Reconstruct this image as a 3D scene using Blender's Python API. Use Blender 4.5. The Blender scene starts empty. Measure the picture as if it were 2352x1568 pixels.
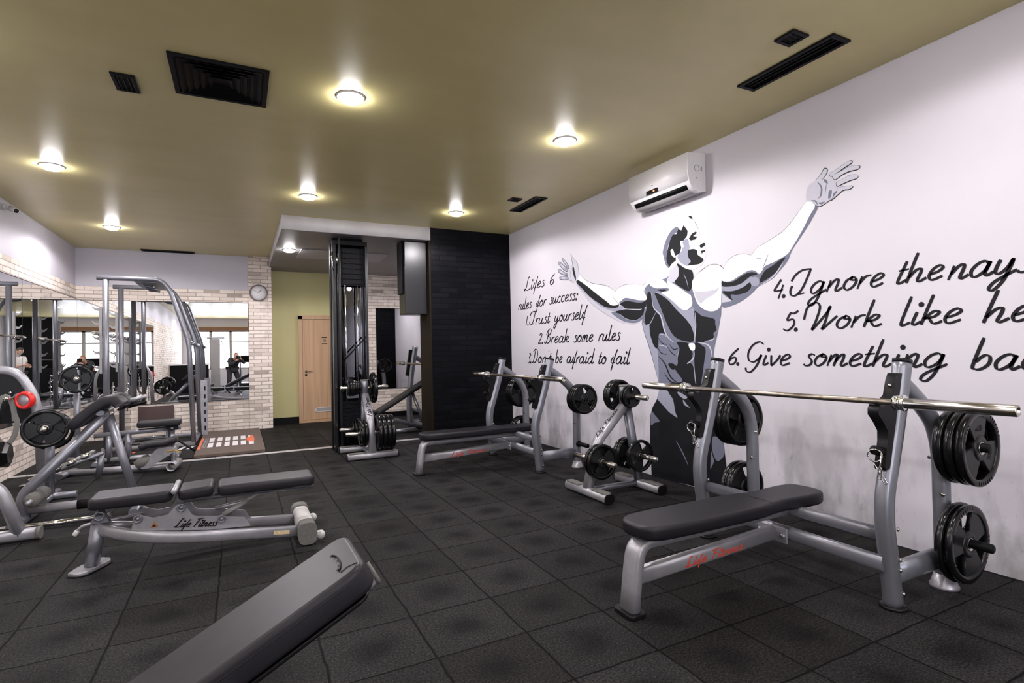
import bpy, bmesh, math, random
from mathutils import Vector, Matrix, Quaternion
from mathutils.geometry import tessellate_polygon
R = math.radians; PI = math.pi
SC = bpy.context.scene; COL = SC.collection
random.seed(7)
# ------------------------------------------------------------------ camera
cam_d = bpy.data.cameras.new('camera'); cam = bpy.data.objects.new('camera', cam_d); COL.objects.link(cam)
cam_d.sensor_fit = 'HORIZONTAL'; cam_d.sensor_width = 36.0
cam_d.lens = 1241.65 / 2352 * 36.0; cam_d.clip_start = 0.02
_y, _p, _r = R(26.776), R(1.0434), R(-1.2193)
_f = Vector((math.sin(_y)*math.cos(_p), math.cos(_y)*math.cos(_p), math.sin(_p)))
_rt = Vector((math.cos(_y), -math.sin(_y), 0)); _up = _rt.cross(_f)
_r2 = math.cos(_r)*_rt + math.sin(_r)*_up; _u2 = -math.sin(_r)*_rt + math.cos(_r)*_up
_m = Matrix((_r2, _u2, -_f)).transposed().to_4x4(); _m.translation = (0, 0, 1.30)
cam.matrix_world = _m; SC.camera = cam
# ------------------------------------------------------------------ world, exposure, lamps
SC.view_settings.view_transform = 'Standard'; SC.view_settings.look = 'None'
SC.view_settings.gamma = 1.0; SC.view_settings.use_curve_mapping = False
SC.view_settings.exposure = -0.28
SC.cycles.sample_clamp_indirect = 6.0
wd = bpy.data.worlds.new('world'); SC.world = wd; wd.use_nodes = True
wd.node_tree.nodes['Background'].inputs[0].default_value = (0.80, 0.86, 1.0, 1)
wd.node_tree.nodes['Background'].inputs[1].default_value = 1.0
ZC = 3.118; XR = 3.772; XL = -2.337; YF = 10.871; YB = 7.495; YE = 11.25; Y0 = -7.0
LAMP_W = 88.0; WINDOW_GLOW = 16.0
LAMPS = [(-1.54, 3.87, ZC), (-1.54, 6.38, ZC), (-1.54, 9.03, ZC), (0.72, 3.87, ZC), (0.72, 6.50, ZC), (2.54, 3.93, ZC), (2.54, 6.57, ZC),
         (0.70, 8.90, 2.935), (2.9, 9.3, 2.935), (-1.54, 1.3, ZC), (0.72, 1.3, ZC), (2.54, 1.3, ZC), (-1.54, -1.3, ZC), (0.72, -1.3, ZC), (2.54, -1.3, ZC),
         (0.72, -4.0, ZC), (2.54, -4.0, ZC), (-1.54, -4.0, ZC)]
def lamp_light(x, y, z, w):
    d = bpy.data.lights.new('downlight_lamp', 'SPOT'); d.energy = w; d.color = (1.0, 0.945, 0.975)
    d.spot_size = R(170); d.spot_blend = 0.22; d.shadow_soft_size = 0.06
    o = bpy.data.objects.new('downlight_lamp', d); COL.objects.link(o); o.location = (x, y, z - 0.115)
    return o
# ------------------------------------------------------------------ materials
def nmat(name):
    m = bpy.data.materials.new(name); m.use_nodes = True
    nt = m.node_tree; b = nt.nodes['Principled BSDF']; return m, nt, b
def N(nt, t, **kw):
    n = nt.nodes.new(t)
    for k, v in kw.items():
        if k.startswith('i_'): n.inputs[int(k[2:])].default_value = v
        else: setattr(n, k, v)
    return n
def LK(nt, a, b): nt.links.new(a, b)
def math_n(nt, op, a, b=None, c=None):
    n = nt.nodes.new('ShaderNodeMath'); n.operation = op
    for i, v in enumerate((a, b, c)):
        if v is None: continue
        if isinstance(v, (int, float)): n.inputs[i].default_value = v
        else: nt.links.new(v, n.inputs[i])
    return n.outputs[0]
def ramp(nt, fac, stops):
    n = nt.nodes.new('ShaderNodeValToRGB'); el = n.color_ramp.elements
    while len(el) > 1: el.remove(el[-1])
    for i, (p, c) in enumerate(stops):
        e = el[0] if i == 0 else el.new(p)
        e.position = p; e.color = (c[0], c[1], c[2], 1) if not isinstance(c, (int, float)) else (c, c, c, 1)
    nt.links.new(fac, n.inputs[0]); return n.outputs[0]
def mix(nt, fac, a, b, mode='MIX'):
    n = nt.nodes.new('ShaderNodeMix'); n.data_type = 'RGBA'; n.blend_type = mode
    for idx, v in ((0, fac), (6, a), (7, b)):
        if isinstance(v, (int, float)): n.inputs[idx].default_value = v
        elif isinstance(v, tuple): n.inputs[idx].default_value = (v[0], v[1], v[2], 1)
        else: nt.links.new(v, n.inputs[idx])
    return n.outputs[2]
def bump(nt, b, h, s, d=0.02):
    n = nt.nodes.new('ShaderNodeBump'); n.inputs['Strength'].default_value = s; n.inputs['Distance'].default_value = d
    nt.links.new(h, n.inputs['Height']); nt.links.new(n.outputs[0], b.inputs['Normal'])
def noise(nt, vec, sc, det=3.0, rough=0.5):
    n = nt.nodes.new('ShaderNodeTexNoise'); n.inputs['Scale'].default_value = sc; n.inputs['Detail'].default_value = det
    n.inputs['Roughness'].default_value = rough
    if vec is not None: nt.links.new(vec, n.inputs['Vector'])
    return n.outputs[0]
def gpos(nt):
    return nt.nodes.new('ShaderNodeNewGeometry').outputs['Position']
def opos(nt):
    return nt.nodes.new('ShaderNodeTexCoord').outputs['Object']
def simple(name, col, rough=0.5, metal=0.0, spec=0.5, nz=0.0, nsc=40, coat=0.0, bmp=0.0):
    m, nt, b = nmat(name)
    b.inputs['Roughness'].default_value = rough; b.inputs['Metallic'].default_value = metal
    b.inputs['Specular IOR Level'].default_value = spec; b.inputs['Coat Weight'].default_value = coat
    v = opos(nt); n = noise(nt, v, nsc)
    k = max(nz, 0.03)
    c = ramp(nt, n, [(0.25, tuple(x*(1-k) for x in col)), (0.75, tuple(min(1, x*(1+k)) for x in col))])
    LK(nt, c, b.inputs['Base Color'])
    if bmp: bump(nt, b, noise(nt, v, nsc*4), bmp, 0.002)
    return m
def emis(name, col, s):
    m, nt, b = nmat(name); b.inputs['Base Color'].default_value = (*col, 1)
    b.inputs['Emission Color'].default_value = (*col, 1); b.inputs['Emission Strength'].default_value = s
    return m
M = {}
M['silver'] = simple('silver_powder_coat', (0.23, 0.235, 0.265), 0.34, 0.6, nz=0.05, nsc=9)
M['silver_light'] = simple('worn_silver_paint', (0.36, 0.355, 0.38), 0.36, 0.5, nz=0.12, nsc=14)
M['steel'] = simple('brushed_steel', (0.58, 0.55, 0.50), 0.22, 1.0, nz=0.15, nsc=30)
M['chrome'] = simple('chrome', (0.80, 0.80, 0.81), 0.08, 1.0)
M['knurl'] = simple('worn_bar_steel', (0.33, 0.29, 0.24), 0.34, 1.0, nz=0.4, nsc=25, bmp=0.4)
M['rubber'] = simple('black_plate_rubber', (0.0045, 0.0045, 0.005), 0.20, 0.0, spec=0.34, nz=0.2, nsc=20)
M['plate_face'] = simple('grey_black_plate_face', (0.010, 0.0105, 0.0115), 0.33, 0.0, spec=0.28, nz=0.15, nsc=20)
M['vinyl'] = simple('black_vinyl', (0.010, 0.0095, 0.012), 0.42, 0.0, spec=0.28, nz=0.1, nsc=14, bmp=0.06)
M['vinyl_worn'] = simple('worn_black_vinyl', (0.018, 0.017, 0.021), 0.42, 0.0, spec=0.24, nz=0.25, nsc=6, bmp=0.12)
M['black'] = simple('black_plastic', (0.006, 0.006, 0.0065), 0.40, spec=0.24)
M['matte_black'] = simple('matte_black_metal', (0.004, 0.004, 0.005), 0.5, spec=0.12)
M['gloss_black'] = simple('gloss_black_metal', (0.005, 0.005, 0.006), 0.22)
M['foot_rubber'] = simple('grey_foot_rubber', (0.13, 0.125, 0.115), 0.75, nz=0.2, nsc=60, bmp=0.4)
M['white'] = simple('white_plastic', (0.80, 0.78, 0.79), 0.35)
M['offwhite'] = simple('aged_white_plastic', (0.62, 0.60, 0.58), 0.5, nz=0.08, nsc=12)
M['red'] = simple('red_print', (0.62, 0.06, 0.035), 0.5)
M['orange'] = simple('orange_print', (0.80, 0.16, 0.06), 0.5)
M['ink'] = simple('black_lettering_paint', (0.010, 0.009, 0.011), 0.6, spec=0.2)
M['alu'] = simple('aluminium_strip', (0.66, 0.64, 0.65), 0.4, 0.7, nz=0.1, nsc=20)
M['wood_dark'] = simple('dark_red_board', (0.040, 0.012, 0.010), 0.45, nz=0.2, nsc=5)
M['paper'] = simple('white_print', (0.78, 0.74, 0.76), 0.5)
M['grey_print'] = simple('grey_print', (0.22, 0.21, 0.22), 0.5)
M['sticker'] = simple('yellow_sticker', (0.62, 0.50, 0.30), 0.5, nz=0.3, nsc=60)
M['warn'] = simple('orange_warning_sticker', (0.36, 0.13, 0.03), 0.5)
M['strap'] = simple('grey_strap', (0.16, 0.16, 0.15), 0.7)
M['shelf'] = simple('grey_shelf', (0.30, 0.29, 0.29), 0.6)
M['skin'] = simple('skin', (0.52, 0.30, 0.21), 0.5)
M['hair'] = simple('dark_brown_hair', (0.03, 0.018, 0.012), 0.6)
M['hair_light'] = simple('light_brown_hair', (0.24, 0.12, 0.05), 0.6)
M['tee'] = simple('white_cotton', (0.66, 0.63, 0.62), 0.85)
M['cloth'] = simple('black_cloth', (0.018, 0.019, 0.024), 0.85)
M['cream'] = simple('cream_cloth', (0.52, 0.46, 0.36), 0.85)
M['lamp_glow'] = emis('downlight_glow', (1.0, 0.965, 0.985), 210.0)
M['red_led'] = emis('red_indicator', (1.0, 0.16, 0.06), 5.0)
M['pane'] = emis('daylight_window', (0.86, 0.88, 1.0), WINDOW_GLOW)
def mirror_mat():
    m, nt, b = nmat('mirror_glass'); b.inputs['Metallic'].default_value = 1; b.inputs['Roughness'].default_value = 0.0
    b.inputs['Base Color'].default_value = (0.90, 0.91, 0.92, 1); return m
M['mirror'] = mirror_mat()
M['dark_mirror'] = mirror_mat(); M['dark_mirror'].node_tree.nodes['Principled BSDF'].inputs['Base Color'].default_value = (0.16, 0.16, 0.18, 1)  # mirror tint darkened to stand in for a dark reflection
def paint(name, col, rough=0.6, mott=0.03, sc=2.0):
    m, nt, b = nmat(name); v = gpos(nt); b.inputs['Roughness'].default_value = rough
    n = noise(nt, v, sc, 4)
    LK(nt, ramp(nt, n, [(0.3, tuple(x*(1-mott) for x in col)), (0.7, tuple(min(1, x*(1+mott)) for x in col))]), b.inputs['Base Color'])
    bump(nt, b, noise(nt, v, 120), 0.05, 0.002); return m, nt, b
M['paint_grey'] = paint('lilac_grey_paint', (0.56, 0.54, 0.60))[0]
M['paint_olive'] = paint('yellow_green_paint', (0.50, 0.46, 0.22))[0]
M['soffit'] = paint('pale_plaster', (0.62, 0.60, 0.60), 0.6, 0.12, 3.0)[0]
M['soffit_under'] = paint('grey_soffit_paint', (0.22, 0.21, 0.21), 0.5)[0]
M['brown_beam'] = paint('brown_beam', (0.22, 0.11, 0.06))[0]
def ceiling_mat():
    m, nt, b = nmat('olive_polished_plaster'); v = gpos(nt)
    mp = nt.nodes.new('ShaderNodeMapping'); mp.inputs['Scale'].default_value = (1.0, 2.2, 1.0); LK(nt, v, mp.inputs[0])
    n1 = noise(nt, mp.outputs[0], 1.1, 5, 0.5); n2 = noise(nt, v, 5.0, 5, 0.6)
    c1 = ramp(nt, n1, [(0.25, (0.60, 0.525, 0.245)), (0.52, (0.64, 0.56, 0.272)), (0.80, (0.685, 0.60, 0.305))])
    c2 = ramp(nt, n2, [(0.30, 0.98), (0.70, 1.02)])
    LK(nt, mix(nt, 1.0, c1, c2, 'MULTIPLY'), b.inputs['Base Color'])
    LK(nt, ramp(nt, n2, [(0.2, 0.30), (0.8, 0.36)]), b.inputs['Roughness'])
    b.inputs['Specular IOR Level'].default_value = 0.35
    bump(nt, b, noise(nt, v, 3.0, 2), 0.02, 0.01); return m
M['ceiling'] = ceiling_mat()
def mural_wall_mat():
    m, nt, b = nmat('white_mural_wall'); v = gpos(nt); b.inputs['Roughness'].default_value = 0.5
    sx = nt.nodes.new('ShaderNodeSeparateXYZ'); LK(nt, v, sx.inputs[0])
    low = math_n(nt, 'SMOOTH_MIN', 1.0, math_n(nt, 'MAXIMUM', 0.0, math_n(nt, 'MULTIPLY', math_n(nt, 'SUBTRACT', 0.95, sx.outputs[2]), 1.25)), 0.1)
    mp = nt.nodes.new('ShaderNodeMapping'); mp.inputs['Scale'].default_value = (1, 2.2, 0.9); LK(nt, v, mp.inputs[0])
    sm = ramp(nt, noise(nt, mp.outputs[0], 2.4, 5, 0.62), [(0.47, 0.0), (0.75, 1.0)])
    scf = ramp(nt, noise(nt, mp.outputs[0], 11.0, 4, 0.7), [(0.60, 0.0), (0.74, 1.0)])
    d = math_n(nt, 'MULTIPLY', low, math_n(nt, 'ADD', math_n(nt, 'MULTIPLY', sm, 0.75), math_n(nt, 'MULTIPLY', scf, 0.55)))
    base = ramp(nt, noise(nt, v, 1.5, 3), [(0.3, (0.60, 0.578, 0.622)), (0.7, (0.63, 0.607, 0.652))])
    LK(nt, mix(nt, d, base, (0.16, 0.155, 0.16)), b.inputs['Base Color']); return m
M['mural_wall'] = mural_wall_mat()
def brick_mat(name, bw, bh, cols, mort, rough, bs, gap=0.006, off=(0, 0)):
    m, nt, b = nmat(name); v = gpos(nt)
    s = nt.nodes.new('ShaderNodeSeparateXYZ'); LK(nt, v, s.inputs[0])
    c = nt.nodes.new('ShaderNodeCombineXYZ'); LK(nt, math_n(nt, 'ADD', s.outputs[0], s.outputs[1]), c.inputs[0]); LK(nt, s.outputs[2], c.inputs[1])
    wob = nt.nodes.new('ShaderNodeVectorMath'); wob.operation = 'MULTIPLY_ADD'
    nn = nt.nodes.new('ShaderNodeTexNoise'); nn.inputs['Scale'].default_value = 14; LK(nt, v, nn.inputs['Vector'])
    LK(nt, nn.outputs['Color'], wob.inputs[0]); wob.inputs[1].default_value = (0.010, 0.010, 0); LK(nt, c.outputs[0], wob.inputs[2])
    t = nt.nodes.new('ShaderNodeTexBrick'); LK(nt, wob.outputs[0], t.inputs['Vector'])
    t.inputs['Scale'].default_value = 1.0; t.inputs['Brick Width'].default_value = bw; t.inputs['Row Height'].default_value = bh
    t.inputs['Mortar Size'].default_value = gap; t.inputs['Mortar Smooth'].default_value = 0.2
    t.inputs['Color1'].default_value = (0, 0, 0, 1); t.inputs['Color2'].default_value = (1, 1, 1, 1); t.inputs['Bias'].default_value = 0.0
    t.inputs['Mortar'].default_value = (0.5, 0.5, 0.5, 1)
    st = noise(nt, v, 6.0, 6, 0.65)
    cc = ramp(nt, t.outputs[0], [(0.0, cols[0]), (0.12, cols[1]), (0.55, cols[2]), (1.0, cols[3])])
    cc = mix(nt, ramp(nt, st, [(0.56, 0.0), (0.78, 0.55)]), cc, tuple(x*0.35 for x in cols[1]))
    cc = mix(nt, t.outputs[1], cc, mort)
    LK(nt, cc, b.inputs['Base Color']); b.inputs['Roughness'].default_value = rough
    if rough < 0.5: b.inputs['Specular IOR Level'].default_value = 0.05
    h = math_n(nt, 'ADD', math_n(nt, 'SUBTRACT', 1.0, t.outputs[1]), math_n(nt, 'MULTIPLY', noise(nt, v, 45, 5, 0.6), 0.45))
    bump(nt, b, h, bs, 0.006); return m
WB = [(0.38, 0.32, 0.28), (0.68, 0.59, 0.52), (0.83, 0.73, 0.65), (0.88, 0.79, 0.71)]
M['brick'] = brick_mat('white_brick', 0.24, 0.066, WB, (0.40, 0.34, 0.30), 0.75, 0.7)
BB = [(0.0035, 0.0035, 0.0045), (0.004, 0.004, 0.005), (0.005, 0.005, 0.0065), (0.007, 0.007, 0.009)]
M['bbrick'] = brick_mat('black_brick', 0.27, 0.078, BB, (0.004, 0.004, 0.005), 0.33, 0.9, 0.007)
def floor_mat():
    m, nt, b = nmat('black_rubber_tiles'); v = gpos(nt)
    s = nt.nodes.new('ShaderNodeSeparateXYZ'); LK(nt, v, s.inputs[0])
    wn = nt.nodes.new('ShaderNodeTexNoise'); wn.inputs['Scale'].default_value = 9; LK(nt, v, wn.inputs['Vector'])
    wob = math_n(nt, 'MULTIPLY', math_n(nt, 'SUBTRACT', wn.outputs[0], 0.5), 0.018)
    ux = math_n(nt, 'DIVIDE', math_n(nt, 'ADD', math_n(nt, 'SUBTRACT', s.outputs[0], 0.31), wob), 0.43)
    uy = math_n(nt, 'DIVIDE', math_n(nt, 'ADD', math_n(nt, 'SUBTRACT', s.outputs[1], 2.235), wob), 0.405)
    fx = math_n(nt, 'FRACT', ux); fy = math_n(nt, 'FRACT', uy)
    ex = math_n(nt, 'MINIMUM', fx, math_n(nt, 'SUBTRACT', 1.0, fx)); ey = math_n(nt, 'MINIMUM', fy, math_n(nt, 'SUBTRACT', 1.0, fy))
    e = math_n(nt, 'MINIMUM', ex, ey)
    joint = ramp(nt, e, [(0.006, 1.0), (0.015, 0.0)])
    cid = nt.nodes.new('ShaderNodeCombineXYZ'); LK(nt, math_n(nt, 'FLOOR', ux), cid.inputs[0]); LK(nt, math_n(nt, 'FLOOR', uy), cid.inputs[1])
    wnz = nt.nodes.new('ShaderNodeTexWhiteNoise'); wnz.noise_dimensions = '3D'; LK(nt, cid.outputs[0], wnz.inputs['Vector'])
    dx = math_n(nt, 'SUBTRACT', fx, 0.5); dy = math_n(nt, 'SUBTRACT', fy, 0.5)
    rr = math_n(nt, 'SQRT', math_n(nt, 'ADD', math_n(nt, 'MULTIPLY', dx, dx), math_n(nt, 'MULTIPLY', dy, dy)))
    rr = math_n(nt, 'ADD', rr, math_n(nt, 'MULTIPLY', math_n(nt, 'SUBTRACT', noise(nt, v, 5.5, 4, 0.6), 0.5), 0.55))
    blot = ramp(nt, rr, [(0.06, 1.0), (0.34, 0.0)])
    tone = ramp(nt, wnz.outputs[0], [(0.0, (0.0145, 0.0135, 0.0128)), (0.25, (0.0180, 0.0174, 0.0174)), (1.0, (0.0235, 0.0226, 0.0229))])
    big = ramp(nt, noise(nt, v, 1.3, 4), [(0.3, 0.85), (0.7, 1.15)])
    c = mix(nt, 1.0, tone, big, 'MULTIPLY')
    c = mix(nt, math_n(nt, 'MULTIPLY', blot, 0.72), c, (0.004, 0.004, 0.004))
    sp = nt.nodes.new('ShaderNodeTexVoronoi'); sp.inputs['Scale'].default_value = 170; LK(nt, v, sp.inputs['Vector'])
    fl = math_n(nt, 'MULTIPLY', ramp(nt, sp.outputs['Distance'], [(0.10, 1.0), (0.22, 0.0)]), ramp(nt, noise(nt, v, 60, 2), [(0.50, 0.0), (0.66, 1.0)]))
    gr = ramp(nt, noise(nt, v, 105, 4, 0.75), [(0.36, 0.22), (0.50, 0.85), (0.66, 2.3)])
    c = mix(nt, 1.0, c, gr, 'MULTIPLY')
    c = mix(nt, math_n(nt, 'MULTIPLY', fl, 0.5), c, (0.11, 0.105, 0.105))
    c = mix(nt, joint, c, (0.0025, 0.0025, 0.0025))
    LK(nt, c, b.inputs['Base Color']); b.inputs['Roughness'].default_value = 0.62; b.inputs['Specular IOR Level'].default_value = 0.05
    h = math_n(nt, 'SUBTRACT', math_n(nt, 'MULTIPLY', noise(nt, v, 160, 3), 0.35), joint)
    bump(nt, b, h, 0.6, 0.005); return m
M['floor'] = floor_mat()
def wood_mat(name, c1, c2, zs=0.8):
    m, nt, b = nmat(name); v = gpos(nt)
    mp = nt.nodes.new('ShaderNodeMapping'); mp.inputs['Scale'].default_value = (26, 26, zs); LK(nt, v, mp.inputs[0])
    LK(nt, ramp(nt, noise(nt, mp.outputs[0], 1.0, 4), [(0.3, c1), (0.7, c2)]), b.inputs['Base Color']); b.inputs['Roughness'].default_value = 0.45
    return m
M['door_wood'] = wood_mat('oak_door', (0.40, 0.245, 0.135), (0.52, 0.335, 0.195))
M['platform_wood'] = wood_mat('platform_board', (0.075, 0.052, 0.042), (0.13, 0.085, 0.065), 26)
PAL = {'w': (0.93, 0.90, 0.93), 'l': (0.52, 0.515, 0.58), 'm': (0.30, 0.31, 0.39), 'g': (0.155, 0.165, 0.225), 'k': (0.008, 0.0085, 0.011)}
for k_, c_ in PAL.items(): M['mural_'+k_] = simple('mural_paint_'+k_, c_, 0.6, spec=0.2)
# ------------------------------------------------------------------ mesh helpers
def catmull(pts, n=6, closed=False):
    P = [Vector(p) for p in pts]; out = []; L = len(P)
    if L < 3 and not closed: return P
    rng = range(L) if closed else range(L-1)
    for i in rng:
        if closed: a, b, c, d = P[(i-1) % L], P[i], P[(i+1) % L], P[(i+2) % L]
        else: a, b, c, d = P[max(i-1, 0)], P[i], P[i+1], P[min(i+2, L-1)]
        for k in range(n):
            t = k/n; out.append(0.5*((2*b)+(c-a)*t+(2*a-5*b+4*c-d)*t*t+(3*b-a-3*c+d)*t**3))
    if not closed: out.append(P[-1])
    return out
def fillet(pts, r=0.05, n=6):
    P = [Vector(p) for p in pts]; out = [P[0]]
    for i in range(1, len(P)-1):
        a, b, c = P[i-1], P[i], P[i+1]; u = (a-b); v = (c-b); d = min(r, u.length*0.49, v.length*0.49)
        p, q = b+u.normalized()*d, b+v.normalized()*d
        for k in range(n+1):
            t = k/n; out.append(p*(1-t)**2+b*2*t*(1-t)+q*t*t)
    out.append(P[-1]); return out
def circ(r, n=14): return [(r*math.cos(2*PI*i/n), r*math.sin(2*PI*i/n)) for i in range(n)]
def oval(a, b, n=18, e=2.6):
    o = []
    for i in range(n):
        t = 2*PI*i/n; c, s = math.cos(t), math.sin(t)
        o.append((a*math.copysign(abs(c)**(2/e), c), b*math.copysign(abs(s)**(2/e), s)))
    return o
class MB:
    def __init__(s): s.bm = bmesh.new(); s.mi = 0
    def face(s, vs):
        try:
            f = s.bm.faces.new(vs); f.material_index = s.mi; f.smooth = True; return f
        except ValueError: return None
    def sweep(s, path, prof, up=(0, 1, 0), cap=True, scale=None):
        P = [Vector(p) for p in path]; up = Vector(up); rings = []
        for i, p in enumerate(P):
            t = (P[min(i+1, len(P)-1)]-P[max(i-1, 0)]).normalized()
            u = up - t*up.dot(t)
            if u.length < 1e-4: u = Vector((1, 0, 0)) - t*t.x
            if u.length < 1e-4: u = Vector((0, 0, 1))
            u.normalize(); w = t.cross(u); k = scale[i] if scale else 1.0
            rings.append([s.bm.verts.new(p+u*(a*k)+w*(b*k)) for a, b in prof])
        n = len(prof)
        for A, B in zip(rings, rings[1:]):
            for j in range(n): s.face((A[j], A[(j+1) % n], B[(j+1) % n], B[j]))
        if cap:
            for r_ in (rings[0][::-1], rings[-1]):
                f = s.face(r_)
                if f: f.smooth = False
        return s
    def tube(s, path, r, n=14, fr=0.0, up=(0.13, 0.21, 0.97), cap=True):
        if fr: path = fillet(path, fr)
        return s.sweep(path, circ(r, n), up, cap)
    def lathe(s, prof, o=(0, 0, 0), axis=(0, 0, 1), n=28, closed=False):
        o = Vector(o); ax = Vector(axis).normalized(); u = ax.orthogonal().normalized(); w = ax.cross(u); rings = []
        for r_, z in prof:
            rings.append([s.bm.verts.new(o+ax*z+(u*math.cos(2*PI*i/n)+w*math.sin(2*PI*i/n))*max(r_, 1e-5)) for i in range(n)])
        pr = list(zip(rings, rings[1:])) + ([(rings[-1], rings[0])] if closed else [])
        for A, B in pr:
            for j in range(n): s.face((A[j], A[(j+1) % n], B[(j+1) % n], B[j]))
        if not closed:
            s.face(rings[0][::-1]); s.face(rings[-1])
        return s
    def cyl(s, a, b, r, n=18, ch=0.0):
        a, b = Vector(a), Vector(b); L = (b-a).length
        pr = [(r, 0), (r, L)] if not ch else [(r-ch, 0), (r, ch), (r, L-ch), (r-ch, L)]
        return s.lathe(pr, a, b-a, n)
    def box(s, c, size, rot=None, bev=0.0):
        m = Matrix.Translation(Vector(c)) @ (rot.to_4x4() if rot is not None else Matrix()) @ Matrix.Diagonal((*size, 1))
        g = bmesh.ops.create_cube(s.bm, size=1.0, matrix=m); vs = g['verts']
        fs = set(f for v in vs for f in v.link_faces)
        for f in fs: f.material_index = s.mi
        if bev:
            es = list(set(e for v in vs for e in v.link_edges))
            b = bmesh.ops.bevel(s.bm, geom=es, offset=bev, segments=2, profile=0.6, affect='EDGES')
            for f in b['faces']: f.material_index = s.mi; f.smooth = True
        return s
    def bx(s, x0, x1, y0, y1, z0, z1, bev=0.0):
        return s.box(((x0+x1)/2, (y0+y1)/2, (z0+z1)/2), (abs(x1-x0), abs(y1-y0), abs(z1-z0)), None, bev)
    def prism(s, poly, d, mat=None, bev=0.0, seg=3):
        """poly: 2D outline in the local xy plane, extruded along local z by d, then placed by mat"""
        m = mat or Matrix(); a = [s.bm.verts.new(m @ Vector((x, y, 0))) for x, y in poly]; b = [s.bm.verts.new(m @ Vector((x, y, d))) for x, y in poly]
        n = len(poly); f0 = s.face(a[::-1]); f1 = s.face(b); sd = [s.face((a[i], a[(i+1) % n], b[(i+1) % n], b[i])) for i in range(n)]
        for f in (f0, f1):
            if f: f.smooth = False
        if bev:
            es = [e for f in (f0, f1) for e in f.edges]
            r_ = bmesh.ops.bevel(s.bm, geom=es, offset=bev, segments=seg, profile=0.5, affect='EDGES')
            for f in r_['faces']: f.smooth = True; f.material_index = s.mi
        return s
    def flat(s, pts3):
        f = s.face([s.bm.verts.new(p) for p in pts3]); return s
    def build(s, name, mat, parent=None, loc=None, recalc=True):
        if recalc: bmesh.ops.recalc_face_normals(s.bm, faces=s.bm.faces)
        me = bpy.data.meshes.new(name); s.bm.to_mesh(me); s.bm.free()
        for m in (mat if isinstance(mat, (list, tuple)) else [mat]): me.materials.append(m)
        o = bpy.data.objects.new(name, me); COL.objects.link(o)
        if parent is not None: o.parent = parent
        if loc is not None: o.location = loc
        return o
def tag(o, label, cat, group=None):
    o['label'] = label; o['category'] = cat
    if group: o['group'] = group
    return o
def thing(name, label, cat, loc=(0, 0, 0), rz=0.0, group=None):
    o = bpy.data.objects.new(name, None); COL.objects.link(o); o.empty_display_size = 0.05
    o.location = loc; o.rotation_euler = (0, 0, rz); return tag(o, label, cat, group)
def struct(name, mb, mat, parent=None, loc=None):
    o = mb.build(name, mat, parent, loc)
    if parent is None: o['kind'] = 'structure'
    return o
def kids(o): return [c for c in bpy.data.objects if c.parent == o]
def dup(root, label, group=None):
    r_ = root.copy(); COL.objects.link(r_); r_['label'] = label
    if group: r_['group'] = group
    for ch in kids(root):
        c = ch.copy(); COL.objects.link(c); c.parent = r_
        for g in kids(ch):
            d = g.copy(); COL.objects.link(d); d.parent = c
    return r_
def frame_m(o, x, y):
    """matrix with origin o, local x along x, local y nearest y, local z their cross"""
    x = Vector(x).normalized(); y = Vector(y); y = (y-x*y.dot(x)).normalized(); z = x.cross(y)
    m = Matrix((x, y, z)).transposed().to_4x4(); m.translation = Vector(o); return m
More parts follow.
